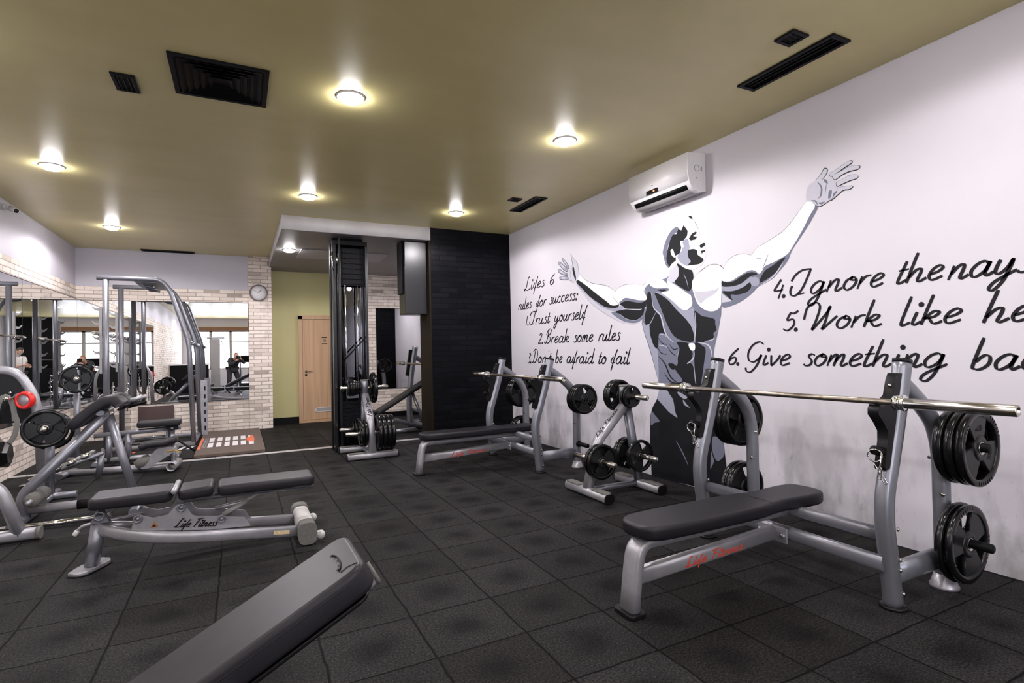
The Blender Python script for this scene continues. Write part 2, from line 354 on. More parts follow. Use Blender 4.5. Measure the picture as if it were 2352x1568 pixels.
# ------------------------------------------------------------------ brush lettering
GL = {
'a': (.95, [[(.62,.85),(.45,1),(.2,.85),(.05,.45),(.15,.08),(.35,.05),(.6,.4),(.68,.95)], [(.68,.95),(.62,.3),(.72,.03),(.95,.25)]]),
'b': (.85, [[(.1,2.1),(.06,.3),(.2,.02),(.45,.05),(.65,.4),(.58,.85),(.35,.92),(.12,.5)]]),
'c': (.68, [[(.58,.82),(.35,1),(.1,.7),(.08,.25),(.3,.02),(.62,.22)]]),
'd': (.95, [[(.62,.85),(.45,1),(.2,.85),(.05,.45),(.15,.08),(.35,.05),(.6,.4),(.68,.95)], [(.74,2.1),(.64,.3),(.74,.03),(.95,.25)]]),
'e': (.68, [[(.1,.42),(.4,.58),(.55,.82),(.4,1),(.17,.8),(.07,.35),(.25,.02),(.65,.24)]]),
'f': (.68, [[(.62,1.9),(.42,.8),(.25,-.9)], [(.25,.95),(.06,.5),(.14,.12),(.6,.2)]]),
'g': (.95, [[(.62,.85),(.45,1),(.2,.85),(.05,.45),(.15,.08),(.35,.05),(.6,.4),(.68,.95)], [(.68,.95),(.6,-.3),(.38,-.95),(.12,-.85),(.25,-.4),(.95,.25)]]),
'h': (.9, [[(.14,2.1),(.08,1),(.05,0)], [(.07,.35),(.3,.85),(.52,.92),(.55,.6),(.5,.15),(.62,.02),(.88,.25)]]),
'i': (.42, [[(.15,.95),(.1,.2),(.2,.02),(.42,.25)], [(.2,1.42),(.22,1.5)]]),
'k': (.8, [[(.14,2.1),(.08,1),(.05,0)], [(.08,.4),(.35,.9),(.58,.85),(.45,.55),(.12,.45)], [(.25,.5),(.5,.05),(.8,.2)]]),
'l': (.44, [[(.16,2.1),(.08,.25),(.2,.02),(.44,.22)]]),
'm': (1.1, [[(.1,.95),(.05,0)], [(.07,.35),(.25,.85),(.4,.95),(.42,.6),(.38,0)], [(.4,.35),(.58,.85),(.75,.95),(.78,.6),(.74,.15),(.84,.02),(1.08,.25)]]),
'n': (.85, [[(.1,.95),(.05,0)], [(.07,.35),(.3,.88),(.5,.95),(.54,.6),(.5,.15),(.6,.02),(.84,.25)]]),
'o': (.75, [[(.4,1),(.12,.75),(.06,.3),(.28,0),(.55,.25),(.62,.7),(.4,1),(.33,.78),(.6,.72)]]),
'r': (.58, [[(.1,.95),(.05,0)], [(.08,.4),(.28,.88),(.55,.95)]]),
's': (.58, [[(.54,.88),(.33,1),(.2,.8),(.45,.4),(.4,.08),(.17,0),(.02,.15)]]),
't': (.5, [[(.26,1.6),(.12,.25),(.22,.02),(.5,.25)], [(.0,.95),(.46,1.02)]]),
'u': (.86, [[(.1,.95),(.05,.3),(.2,.02),(.45,.35),(.58,.95)], [(.58,.95),(.52,.2),(.64,.02),(.86,.25)]]),
'v': (.68, [[(.05,.95),(.2,.1),(.28,.05),(.55,.6),(.62,.95)]]),
'y': (.85, [[(.1,.95),(.05,.3),(.2,.05),(.45,.35),(.58,.95)], [(.58,.95),(.5,-.3),(.25,-.95),(.05,-.85),(.2,-.4),(.85,.22)]]),
'L': (1.05, [[(.75,1.95),(.6,2.15),(.4,1.9),(.28,.5),(.05,.03),(-.05,.2),(.15,.25),(.5,0),(1.0,.2)]]),
'T': (1.15, [[(.0,1.45),(.1,1.95),(.5,2.15),(1.05,2.1)], [(.85,2.05),(.68,.6),(.42,.05),(.12,.1),(.02,.6)], [(.55,.1),(.95,.2)]]),
'I': (1.25, [[(-.05,1.3),(.1,1.8),(.45,2.15),(.98,2.15)], [(.95,2.15),(.78,.7),(.5,.06),(.18,.08),(.04,.5),(.08,.9)], [(.6,.1),(.95,.15)]]),
'B': (1.0, [[(.35,2.0),(.25,.5),(.08,.03),(-.1,.08),(-.15,.3)], [(.05,1.3),(.15,1.9),(.5,2.25),(.78,2.0),(.62,1.4),(.32,1.15),(.72,.9),(.78,.35),(.45,.02),(.2,.15)]]),
'D': (1.0, [[(.3,2.0),(.2,.4),(.0,.03),(-.15,.25)], [(-.05,1.8),(.25,2.25),(.65,2.0),(.8,1.2),(.65,.3),(.35,.02),(.08,.15)]]),
'W': (1.5, [[(-.25,.9),(-.25,1.9),(.12,2.3),(.42,1.9),(.42,.8),(.35,0),(.85,1.3),(.98,1.9)], [(.92,1.9),(.92,.6),(.86,0),(1.2,.6),(1.45,1.05)]]),
'G': (1.15, [[(.95,1.95),(.62,2.2),(.22,1.9),(.05,1.2),(.2,.5),(.55,.3),(.85,.6),(.98,1.0)], [(.98,1.0),(.85,.0),(.55,-.65),(.25,-.6),(.12,-.25)]]),
'F': (1.05, [[(.05,1.85),(.6,1.98),(1.15,2.0)], [(.55,1.95),(.4,.9),(.28,0)], [(.2,1.05),(.85,1.12)]]),
'K': (.9, [[(.1,2),(.1,0)], [(.7,2),(.12,.9)], [(.25,1.1),(.75,0)]]),
'0': (.8, [[(.35,2),(.08,1.5),(.08,.5),(.35,0),(.62,.5),(.62,1.5),(.35,2)]]),
'1': (.45, [[(.22,1.6),(.16,.8),(.15,0)]]), '2': (.65, [[(.05,1.3),(.22,1.65),(.48,1.5),(.36,.85),(.02,.04),(.3,.08),(.6,.04)]]),
'3': (.65, [[(.1,1.5),(.35,1.65),(.5,1.3),(.22,.9),(.5,.6),(.4,.08),(.15,0),(.0,.2)]]), '4': (.65, [[(.28,1.6),(.1,1.1),(.0,.62),(.6,.66)], [(.52,1.1),(.42,-.1)]]),
'5': (.65, [[(.62,1.7),(.4,1.5),(.22,1.55),(.14,.95),(.45,1),(.58,.5),(.32,.02),(.02,.2)]]), '6': (.62, [[(.52,1.6),(.17,1),(.05,.4),(.25,0),(.52,.25),(.47,.7),(.22,.65),(.07,.4)]]),
'.': (.32, [[(.1,.04),(.12,.1)]]), ':': (.34, [[(.12,.04),(.14,.1)], [(.2,.75),(.22,.8)]]), "'": (.25, [[(.1,2.0),(.06,1.75)]]), ' ': (.6, [])}
def write(mb, text, m, width, xh, sw, slant=0.34, nib=0.42, thick=0.0012, fx=None):
    """strokes as a flat pen ribbon in the local xy plane of m, fitted to width"""
    adv = sum(GL[c][0] for c in text); sx = width/adv; x = 0.0
    dot = sw*1.25
    for c in text:
        a, strokes = GL[c]
        for st in strokes:
            pts = [Vector(((px+x)*sx+py*xh*slant, py*xh, 0)) for px, py in st]
            if len(pts) == 2 and (pts[1]-pts[0]).length < 0.3*xh and c in "i.:":
                o = (pts[0]+pts[1])/2
                mb.prism([(o.x+dot*math.cos(t*PI/5)*.7, o.y+dot*math.sin(t*PI/5)*.7) for t in range(10)], thick, m); continue
            cv = catmull(pts, 6); L = len(cv); lo, hi = [], []
            for i, p in enumerate(cv):
                t = (cv[min(i+1, L-1)]-cv[max(i-1, 0)]).normalized(); nrm = Vector((-t.y, t.x, 0))
                w = sw*(nib+(1-nib)*abs(t.dot(Vector((-.34, -.94, 0)).normalized())))*0.5
                if i in (0, L-1): w *= 0.75
                lo.append(p-nrm*w); hi.append(p+nrm*w)
            for i in range(L-1):
                q = [mb.bm.verts.new(m @ Vector((v.x, v.y, thick))) for v in (lo[i], lo[i+1], hi[i+1], hi[i])]; mb.face(q)
        x += a
    return mb
# ------------------------------------------------------------------ setting
struct('floor', MB().bx(XL-.1, XR+.1, Y0-.1, YE+.1, -0.10, 0.0), M['floor'])
struct('ceiling', MB().bx(XL-.1, XR+.1, Y0-.1, YE+.1, ZC, ZC+0.1), M['ceiling'])
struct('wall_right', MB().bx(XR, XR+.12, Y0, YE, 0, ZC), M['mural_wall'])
struct('wall_left', MB().bx(XL-.12, XL, Y0, YE, 2.50, ZC), M['paint_grey'])
struct('wall_left_brick', MB().bx(XL-.12, XL+.012, Y0, YE, 0, 2.50), M['brick'])
struct('wall_back', MB().bx(XL, .16, YF, YF+.12, 2.50, ZC), M['paint_grey'])
struct('wall_back_brick', MB().bx(XL, .16, YF-.012, YF+.12, 0, 2.50), M['brick'])
struct('wall_pillar', MB().bx(.155, .535, YF-.07, YE+.05, 0, ZC), [M['brick']])
struct('wall_corridor', MB().bx(.53, 2.05, YE, YE+.12, 0, ZC), M['paint_olive'])
struct('wall_corridor_brick', MB().bx(2.05, XR, YE-.02, YE+.12, 0, ZC), M['brick'])
struct('baseboard_corridor', MB().bx(.54, 1.03, YE-.03, YE, 0, .125), M['matte_black'])
struct('baseboard_back', MB().bx(1.95, XR, YE-.045, YE-.02, 0, .10), M['matte_black'])
struct('wall_partition', MB().bx(2.49, XR, YB, 7.96, 0, ZC), M['bbrick'])
struct('trim_partition', MB().bx(2.462, 2.49, YB+.004, 7.97, 0, ZC-.18), simple('dark_brown_edge', (0.014, 0.010, 0.007), 0.6, spec=0.08))
sf = [(.5, YB), (2.49, YB), (2.49, 7.97), (XR, 7.97), (XR, YE), (.5, YE)]
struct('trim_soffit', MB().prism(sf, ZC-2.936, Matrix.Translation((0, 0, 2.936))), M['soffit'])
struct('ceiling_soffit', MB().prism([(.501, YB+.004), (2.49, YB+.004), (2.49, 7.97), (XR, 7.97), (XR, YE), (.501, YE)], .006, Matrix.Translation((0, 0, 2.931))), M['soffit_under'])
struct('trim_ceiling_rectangle', MB().bx(.86, 2.2, 8.75, 9.55, 2.918, 2.932), simple('pale_rectangle', (0.36, 0.35, 0.36), 0.5))  # thin rectangle, paler than the soffit underside around it
# wall behind the camera with its windows
W0, W1, WZ0, WZ1 = -2.0, 2.1, 0.75, 2.55
fw_ = MB(); fw_.bx(XL, W0, Y0-.12, Y0, 0, ZC).bx(W1, XR, Y0-.12, Y0, 0, ZC).bx(W0, W1, Y0-.12, Y0, 0, WZ0).bx(W0, W1, Y0-.12, Y0, WZ1, ZC)
struct('wall_front', fw_, M['paint_grey'])
struct('wall_front_dark', MB().bx(2.3, XR-.01, Y0, Y0+.05, 0, ZC), M['matte_black'])
struct('trim_lintel', MB().bx(W0-.2, W1+.15, Y0, Y0+.06, 2.55, 2.72), M['brown_beam'])
for i in range(5):
    a = W0+(W1-W0)*i/5; b = W0+(W1-W0)*(i+1)/5
    w = struct('window_%d' % (i+1), MB().bx(a+.05, b-.05, Y0-.10, Y0-.09, WZ0+.05, WZ1-.05), M['pane'])
    f = MB(); f.bx(a, a+.06, Y0-.11, Y0-.02, WZ0, WZ1).bx(b-.06, b, Y0-.11, Y0-.02, WZ0, WZ1).bx(a, b, Y0-.11, Y0-.02, WZ0, WZ0+.06).bx(a, b, Y0-.11, Y0-.02, WZ1-.06, WZ1).bx(a, b, Y0-.10, Y0-.03, 2.0, 2.05)
    f.build('window_frame', M['shelf'], w)
# mirrors
def mirror(label, x0, x1, y0, y1, z0, z1, nx, edge):
    t = thing('wall_mirror', label, 'mirror', ((x0+x1)/2, (y0+y1)/2, z0)); c = Vector(t.location)
    def b(a): return MB().bx(x0-c.x, x1-c.x, y0-c.y, y1-c.y, 0, z1-z0)
    b(0).build('mirror_glass', M['mirror'], t)
    e = MB(); k = .004
    if nx == 'y':
        for z in (0, z1-z0): e.bx(x0-c.x, x1-c.x, y0-c.y-.001, y1-c.y+.001, z-k, z+k)
        for x in edge: e.bx(x-c.x-k, x-c.x+k, y0-c.y-.001, y1-c.y, 0, z1-z0)
    else:
        for z in (0, z1-z0): e.bx(x0-c.x-.001, x1-c.x+.001, y0-c.y, y1-c.y, z-k, z+k)
        for y in edge: e.bx(x0-c.x, x1-c.x+.001, y-c.y-k*.4, y-c.y+k*.4, 0, z1-z0)
    e.build('mirror_edge', M['matte_black'], t); return t
mirror('large wall mirror on the far brick wall behind the squat rack', XL+.02, .150, YF-.024, YF-.013, .545, 2.272, 'y', [.150])
mirror('long wall mirror on the left brick wall reflecting the gym', XL+.013, XL+.024, 2.2, YF-.03, .58, 2.287, 'x', [5.9, 8.4])
mirror('tall mirror on the white brick wall behind the black partition', 2.53, 3.62, YE-.034, YE-.022, .585, 2.25, 'y', [2.53])
# metal strip between floors
for a, b in ((-2.32, -.30), (-.295, .83), (.835, 1.16), (1.62, 2.44)):
    t = tag(MB().bx(a, b, 7.955, 8.06, 0, .007, .002).build('floor_strip', M['alu']), '', 'floor strip', 'metal strips across the floor')
    t['label'] = {-2.32: 'metal floor strip under the benches by the left wall', -.295: 'metal floor strip in front of the red and white platform', .835: 'short metal floor strip ending at the black cable tower', 1.62: 'metal floor strip between black cable tower and black brick partition'}[a]
    sc = MB(); x = a+.15
    while x < b-.05: sc.lathe([(.008, 0), (.006, .002)], (x, 8.008, .0068), (0, 0, 1), 8); x += .34
    sc.build('screw', M['matte_black'], t)
# door
dy = YE-.012
d = struct('door_1', MB().bx(1.10, 1.80, dy-.02, dy+.02, .055, 2.005), M['door_wood'])
f = MB(); f.bx(1.02, 1.095, YE-.045, YE+.01, 0, 2.075).bx(1.805, 1.88, YE-.045, YE+.01, 0, 2.075).bx(1.02, 1.88, YE-.045, YE+.01, 2.012, 2.09).bx(1.03, 1.87, YE-.06, YE, 0, .05)
f.build('door_frame', M['door_wood'], d)
h = MB(); h.cyl((1.155, dy-.02, 1.00), (1.155, dy-.06, 1.00), .022).tube([(1.155, dy-.055, 1.0), (1.27, dy-.055, 1.0)], .009)
h.build('door_handle', M['steel'], d)
MB().bx(1.135, 1.175, dy-.028, dy-.02, .905, .945).build('lock_plate', M['black'], d)
g = MB(); g.bx(1.33, 1.68, dy-.028, dy-.02, .20, .275)
gr = g.build('vent_grille', M['shelf'], d)
s_ = MB()
for a in ((1.32, 1.69, .195, .205), (1.32, 1.69, .27, .28), (1.32, 1.335, .195, .28), (1.675, 1.69, .195, .28)): s_.bx(a[0], a[1], dy-.033, dy-.02, a[2], a[3])
s_.build('grille_frame', M['offwhite'], gr)
s_ = MB(); s_.bx(1.455, 1.555, dy-.023, dy-.02, 1.645, 1.662).bx(1.455, 1.555, dy-.023, dy-.02, 1.52, 1.537)
s_.lathe([(.030, 0), (.030, .003), (.024, .003), (.024, 0)], (1.505, dy-.02, 1.592), (0, -1, 0), 20, True).cyl((1.505, dy-.02, 1.592), (1.505, dy-.023, 1.592), .010)
s_.build('door_sign', M['ink'], d)
# light switch on the pillar side
MB().bx(.535, .548, YE-.30, YE-.22, 2.60, 2.70, .003).build('pillar_box', M['offwhite'])
tag(bpy.data.objects['pillar_box'], 'small white box high on the side of the white brick pillar', 'box')
MURAL = '''
l|p|1|0.0000|5.652,2.136;5.633,2.096;5.542,2.021;5.428,1.927;5.330,1.844;5.209,1.778;5.081,1.715;4.957,1.662;4.826,1.607;4.700,1.571;4.558,1.556;4.458,1.581;4.398,1.638;4.357,1.737;4.335,1.823;4.347,1.875;4.425,1.947;4.462,1.972;4.581,1.995;4.725,1.999;4.811,1.979;4.873,1.948;4.944,1.984;5.033,2.029;5.246,2.076;5.344,2.102;5.471,2.159;5.587,2.242
w|p|1|0.0000|5.587,2.238;5.471,2.155;5.345,2.099;5.246,2.072;5.033,2.025;4.878,1.945;4.859,1.888;4.823,1.817;4.851,1.795;4.951,1.797;5.040,1.850;5.226,1.954;5.422,2.071;5.617,2.170
w|p|1|0.0000|4.867,1.947;4.812,1.975;4.725,1.996;4.581,1.992;4.463,1.970;4.388,1.918;4.344,1.868;4.349,1.825;4.392,1.797;4.488,1.812;4.607,1.840;4.710,1.857;4.774,1.833;4.813,1.812;4.853,1.888
m|p|1|0.0000|5.652,2.140;5.541,2.059;5.377,1.937;5.230,1.857;5.078,1.787;4.953,1.762;4.820,1.772;4.766,1.778;4.714,1.747;4.887,1.723;5.021,1.754;5.148,1.796;5.267,1.864;5.402,1.943;5.555,2.045
k|p|1|0.0000|5.617,2.170;5.422,2.071;5.226,1.954;5.040,1.850;4.962,1.801;4.863,1.789;4.824,1.800;4.819,1.776;4.864,1.762;4.952,1.766;5.078,1.790;5.230,1.861;5.376,1.940;5.541,2.062;5.652,2.144
g|p|1|0.0000|4.813,1.812;4.774,1.833;4.710,1.857;4.607,1.840;4.488,1.812;4.373,1.798;4.393,1.772;4.490,1.777;4.639,1.807;4.701,1.806
k|p|1|0.0000|4.802,1.798;4.700,1.822;4.588,1.805;4.489,1.785;4.412,1.786;4.349,1.809;4.338,1.748;4.414,1.722;4.463,1.716;4.561,1.724;4.704,1.740;4.745,1.769
g|p|1|0.0000|4.955,1.711;4.887,1.718;4.802,1.683;4.718,1.636;4.636,1.611;4.536,1.602;4.456,1.626;4.407,1.674;4.366,1.737;4.398,1.638;4.458,1.594;4.557,1.574;4.699,1.592;4.825,1.637
k|p|1|0.0000|4.887,1.719;4.767,1.731;4.694,1.732;4.561,1.715;4.463,1.707;4.395,1.730;4.406,1.677;4.456,1.629;4.536,1.605;4.636,1.615;4.718,1.640;4.801,1.686
k|r|1|0.0050|5.587,2.242;5.471,2.159;5.344,2.102;5.246,2.076;5.033,2.029;4.944,1.984;4.873,1.948
k|r|1|0.0033|4.873,1.948;4.811,1.979;4.725,1.999;4.581,1.995;4.462,1.972
k|r|1|0.0029|5.646,2.124;5.542,2.021;5.428,1.927;5.330,1.844;5.209,1.778;5.081,1.715;4.957,1.662;4.826,1.607;4.700,1.571
g|r|1|0.0055|4.947,1.897;4.903,1.872;4.839,1.818;4.798,1.781
l|p|1|0.0000|5.680,2.140;5.783,2.184;5.853,2.224;5.857,2.287;5.819,2.345;5.775,2.377;5.744,2.376;5.734,2.410;5.761,2.476;5.766,2.524;5.741,2.496;5.688,2.441;5.621,2.384;5.604,2.321;5.587,2.242;5.624,2.171;5.658,2.159
k|p|1|0.0000|5.727,2.347;5.699,2.339;5.687,2.294;5.659,2.214;5.672,2.166;5.704,2.227;5.732,2.309
g|r|1|0.0062|5.816,2.344;5.779,2.276;5.775,2.214;5.728,2.161
m|p|1|0.0000|5.973,2.511;5.944,2.490;5.859,2.421;5.811,2.367;5.833,2.347;5.903,2.412;5.960,2.461;5.981,2.496
k|r|1|0.0071|5.973,2.511;5.944,2.490;5.859,2.421;5.811,2.367;5.833,2.347;5.903,2.412;5.960,2.461;5.981,2.496;5.973,2.511
l|p|1|0.0000|5.937,2.471;5.924,2.461;5.886,2.430;5.864,2.406;5.874,2.397;5.906,2.426;5.931,2.448;5.941,2.464
m|p|1|0.0000|6.058,2.461;6.006,2.452;5.948,2.411;5.848,2.341;5.864,2.308;5.950,2.348;6.037,2.417;6.070,2.446
k|r|1|0.0072|6.058,2.461;6.006,2.452;5.948,2.411;5.848,2.341;5.864,2.308;5.950,2.348;6.037,2.417;6.070,2.446;6.058,2.461
l|p|1|0.0000|6.011,2.426;5.987,2.422;5.961,2.404;5.916,2.372;5.923,2.357;5.962,2.375;6.001,2.406;6.016,2.419
m|p|1|0.0000|6.078,2.366;6.025,2.363;5.937,2.314;5.858,2.280;5.866,2.257;5.968,2.287;6.057,2.323;6.083,2.351
k|r|1|0.0072|6.078,2.366;6.025,2.363;5.937,2.314;5.858,2.280;5.866,2.257;5.968,2.287;6.057,2.323;6.083,2.351;6.078,2.366
l|p|1|0.0000|6.025,2.339;6.002,2.338;5.962,2.316;5.926,2.300;5.930,2.290;5.976,2.303;6.016,2.320;6.028,2.332
m|p|1|0.0000|6.044,2.265;5.983,2.269;5.852,2.239;5.839,2.206;5.912,2.208;6.023,2.230;6.048,2.249
k|r|1|0.0072|6.044,2.265;5.983,2.269;5.852,2.239;5.839,2.206;5.912,2.208;6.023,2.230;6.048,2.249;6.044,2.265
l|p|1|0.0000|5.996,2.250;5.969,2.252;5.909,2.239;5.903,2.224;5.936,2.224;5.986,2.234;5.997,2.243
k|r|1|0.0070|5.766,2.524;5.734,2.410;5.726,2.354
k|r|1|0.0038|5.766,2.524;5.688,2.441;5.621,2.384;5.604,2.321;5.587,2.242
k|r|1|0.0054|5.853,2.224;5.783,2.180;5.701,2.138
g|p|1|0.0000|4.417,1.942;4.331,2.000;4.240,2.021;4.120,1.985;4.018,2.013;3.999,2.092;3.886,2.110;3.721,2.006;3.701,1.948;3.591,2.010;3.506,2.035;3.425,2.028;3.360,1.987;3.375,1.863;3.389,1.656;3.405,1.552;3.440,1.417;3.475,1.312;3.495,1.196;3.517,0.972;3.508,0.823;3.906,0.726;4.166,0.776;4.214,0.965;4.274,1.145;4.339,1.317;4.407,1.467;4.440,1.581;4.379,1.702;4.356,1.824
m|p|1|0.0000|4.431,1.574;4.389,1.553;4.331,1.538;4.307,1.439;4.267,1.328;4.213,1.266;4.207,0.965;4.214,0.965;4.274,1.145;4.339,1.317;4.407,1.467
k|r|1|0.0061|4.436,1.575;4.407,1.467;4.339,1.317;4.274,1.145;4.210,0.959
w|p|1|0.0000|4.417,1.942;4.331,2.000;4.240,2.021;4.120,1.982;4.036,1.910;4.057,1.863;4.159,1.864;4.281,1.887;4.387,1.899
g|p|1|0.0000|4.390,1.912;4.314,1.965;4.288,1.939;4.201,1.905;4.056,1.894;4.037,1.863;4.108,1.845;4.203,1.859;4.300,1.873
k|p|1|0.0000|4.193,1.890;4.107,1.885;4.057,1.874;4.121,1.863
l|p|1|0.0000|3.999,2.092;3.917,2.115;3.891,2.048;3.904,1.975;3.972,1.937;4.054,1.959;4.022,2.014
k|p|1|0.0000|3.917,2.115;3.825,2.066;3.721,2.017;3.710,1.916;3.758,1.830;3.848,1.865;3.948,1.934;3.898,1.985;3.888,2.053
m|r|1|0.0079|3.828,1.999;3.796,1.938;3.772,1.856
w|p|1|0.0000|4.054,1.959;3.941,1.908;3.774,1.804;3.744,1.784;3.729,1.707;3.776,1.663;3.856,1.661;3.995,1.765;4.142,1.851;4.024,1.867
m|p|1|0.0000|4.229,1.866;4.142,1.851;3.995,1.765;3.856,1.658;3.764,1.657;3.719,1.670;3.705,1.560;3.698,1.427;3.723,1.348;3.738,1.462;3.813,1.567;3.934,1.667;4.060,1.783
k|p|1|0.0000|4.229,1.866;4.060,1.783;3.934,1.667;3.813,1.567;3.738,1.473;3.723,1.362;3.836,1.362;3.960,1.403;4.038,1.487;4.101,1.597;4.148,1.696;4.197,1.784
k|p|1|0.0000|4.345,1.866;4.291,1.866;4.259,1.753;4.219,1.665;4.168,1.625;4.114,1.467;4.074,1.430;4.183,1.446;4.206,1.302;4.267,1.328;4.316,1.439;4.330,1.550;4.382,1.543;4.391,1.640;4.360,1.725
l|r|1|0.0143|4.282,1.865;4.256,1.716;4.154,1.624;4.109,1.479;4.058,1.406;3.986,1.355
m|r|1|0.0110|4.228,1.660;4.302,1.567;4.359,1.521
w|p|1|0.0000|3.706,1.938;3.591,2.004;3.506,2.033;3.425,2.026;3.361,1.981;3.381,1.874;3.387,1.708;3.412,1.645;3.480,1.619;3.576,1.637;3.659,1.698;3.700,1.779;3.724,1.862
l|p|1|0.0000|3.691,1.816;3.570,1.806;3.459,1.810;3.405,1.825;3.454,1.775;3.565,1.735;3.628,1.698;3.679,1.757
k|r|1|0.0043|3.701,1.948;3.591,2.010;3.506,2.035;3.425,2.028;3.360,1.987;3.351,1.954
g|p|1|0.0000|3.734,1.852;3.701,1.748;3.639,1.663;3.480,1.613;3.401,1.644;3.405,1.552;3.468,1.561;3.606,1.570;3.698,1.626
k|p|1|0.0000|3.705,1.638;3.620,1.588;3.536,1.568;3.469,1.546;3.464,1.503;3.452,1.449;3.487,1.424;3.489,1.377;3.586,1.349;3.694,1.350;3.695,1.515
l|r|1|0.0100|3.699,1.621;3.693,1.493;3.715,1.361
k|p|1|0.0000|3.938,1.356;3.791,1.341;3.785,1.296;3.745,1.271;3.754,1.195;3.821,1.150;3.746,1.140;3.722,0.985;3.696,0.881;4.045,0.861;4.092,0.947;3.881,0.979;3.972,1.090;3.937,1.149;3.935,1.206;3.908,1.292
k|p|1|0.0000|3.713,1.339;3.616,1.313;3.582,1.271;3.607,1.152;3.642,0.988;3.667,0.883;3.699,0.920;3.723,1.140
w|p|1|0.0000|3.788,1.335;3.716,1.334;3.715,1.278;3.763,1.276
l|r|1|0.0123|3.723,1.278;3.733,1.201;3.813,1.148
m|r|1|0.0133|3.735,1.145;3.720,1.029;3.709,0.941
l|r|1|0.0140|3.675,1.347;3.559,1.323;3.522,1.276;3.511,1.212
l|r|1|0.0086|3.593,1.353;3.502,1.366;3.481,1.387
k|r|1|0.0095|4.202,1.411;4.147,1.352;4.077,1.333
k|r|1|0.0095|4.211,1.314;4.165,1.254;4.081,1.236
k|r|1|0.0093|4.070,1.312;4.014,1.253;3.943,1.215
k|r|1|0.0093|4.044,1.341;3.988,1.287;3.916,1.298
l|r|1|0.0071|4.189,1.434;4.124,1.438;4.074,1.406
l|r|1|0.0071|4.196,1.332;4.128,1.325;4.078,1.306
l|r|1|0.0069|3.943,1.206;3.914,1.281
k|p|1|0.0000|4.068,1.141;4.002,1.148;3.947,1.112;4.012,1.087
k|r|1|0.0176|4.197,1.218;4.110,1.141;4.039,1.019;3.929,0.954
k|r|1|0.0140|4.121,1.052;4.041,0.972;3.929,0.954
w|p|1|0.0000|4.017,2.066;4.077,2.128;4.107,2.252;4.111,2.372;4.068,2.458;3.966,2.530;3.822,2.572;3.730,2.587;3.699,2.526;3.661,2.451;3.620,2.376;3.619,2.331;3.581,2.286;3.547,2.241;3.562,2.217;3.549,2.198;3.559,2.173;3.550,2.144;3.556,2.113;3.589,2.064;3.647,2.038;3.721,2.023;3.810,2.053;3.894,2.109;3.918,2.103
g|p|1|0.0000|4.101,2.262;4.055,2.361;3.986,2.435;3.905,2.464;3.874,2.423;3.972,2.380;4.024,2.296;4.045,2.194;4.013,2.083;4.064,2.120;4.094,2.214
k|p|0|0.0000|4.016,2.089;4.047,2.147;4.054,2.183;4.034,2.263;3.998,2.350;3.955,2.400;3.907,2.396;3.882,2.437;3.843,2.417;3.811,2.461;3.760,2.394;3.769,2.351;3.816,2.315;3.863,2.318;3.849,2.253;3.867,2.199;3.923,2.191;3.925,2.139;3.973,2.124
w|p|1|0.0000|3.993,2.249;3.964,2.259;3.943,2.217;3.928,2.174;3.971,2.193
m|p|1|0.0000|3.902,2.182;3.851,2.219;3.818,2.258;3.829,2.303;3.770,2.326;3.740,2.244;3.760,2.169;3.733,2.097;3.764,2.066;3.824,2.087;3.882,2.132
k|p|1|0.0000|3.762,2.209;3.699,2.214;3.649,2.189;3.643,2.149;3.584,2.107;3.585,2.080;3.646,2.062;3.764,2.076;3.733,2.103;3.761,2.147
k|p|0|0.0000|3.752,2.319;3.711,2.359;3.657,2.370;3.647,2.350;3.695,2.333;3.644,2.317;3.664,2.296;3.726,2.297
w|p|1|0.0000|3.749,2.279;3.711,2.294;3.668,2.253;3.684,2.228;3.728,2.233
k|p|1|0.0000|3.618,2.233;3.571,2.246;3.552,2.231;3.569,2.213;3.605,2.206
k|p|0|0.0000|3.606,2.181;3.559,2.180;3.554,2.164;3.579,2.162;3.597,2.150
k|p|0|0.0000|3.750,2.532;3.710,2.523;3.693,2.489;3.726,2.503
k|r|1|0.0044|3.696,2.492;3.654,2.432;3.623,2.371
m|r|1|0.0250|3.842,2.251;3.819,2.233;3.796,2.220
g|p|1|0.0000|3.379,1.831;3.374,1.885;3.354,1.981;3.313,2.037;3.236,2.073;3.142,2.074;3.066,2.049;3.010,2.098;2.932,2.125;2.829,2.162;2.765,2.189;2.694,2.245;2.624,2.315;2.565,2.369;2.487,2.311;2.520,2.244;2.579,2.166;2.648,2.087;2.706,2.019;2.738,1.954;2.811,1.885;2.886,1.826;3.002,1.787;3.072,1.736;3.166,1.685;3.283,1.651;3.385,1.655
w|p|1|0.0000|3.374,1.885;3.354,1.981;3.313,2.037;3.236,2.073;3.142,2.074;3.066,2.049;3.010,2.098;2.932,2.125;2.829,2.162;2.765,2.189;2.694,2.245;2.624,2.315;2.565,2.369;2.506,2.320;2.552,2.251;2.613,2.157;2.719,2.022;2.754,1.996;2.845,1.963;2.939,1.940;2.968,1.908;2.998,1.887;3.036,1.917;3.096,1.926;3.189,1.896;3.276,1.863;3.342,1.867
m|p|1|0.0000|3.371,1.826;3.267,1.815;3.171,1.828;3.088,1.869;3.066,1.866;3.087,1.831;3.162,1.795;3.268,1.777;3.372,1.792
k|p|1|0.0000|3.375,1.876;3.331,1.857;3.244,1.859;3.148,1.899;3.066,1.909;3.013,1.885;3.088,1.874;3.171,1.831;3.267,1.816;3.374,1.829
k|p|1|0.0000|3.372,1.784;3.268,1.774;3.162,1.793;3.089,1.827;3.078,1.787;3.122,1.750;3.216,1.738;3.285,1.745;3.269,1.695;3.324,1.736
l|p|0|0.0000|3.379,1.767;3.324,1.725;3.269,1.689;3.382,1.686
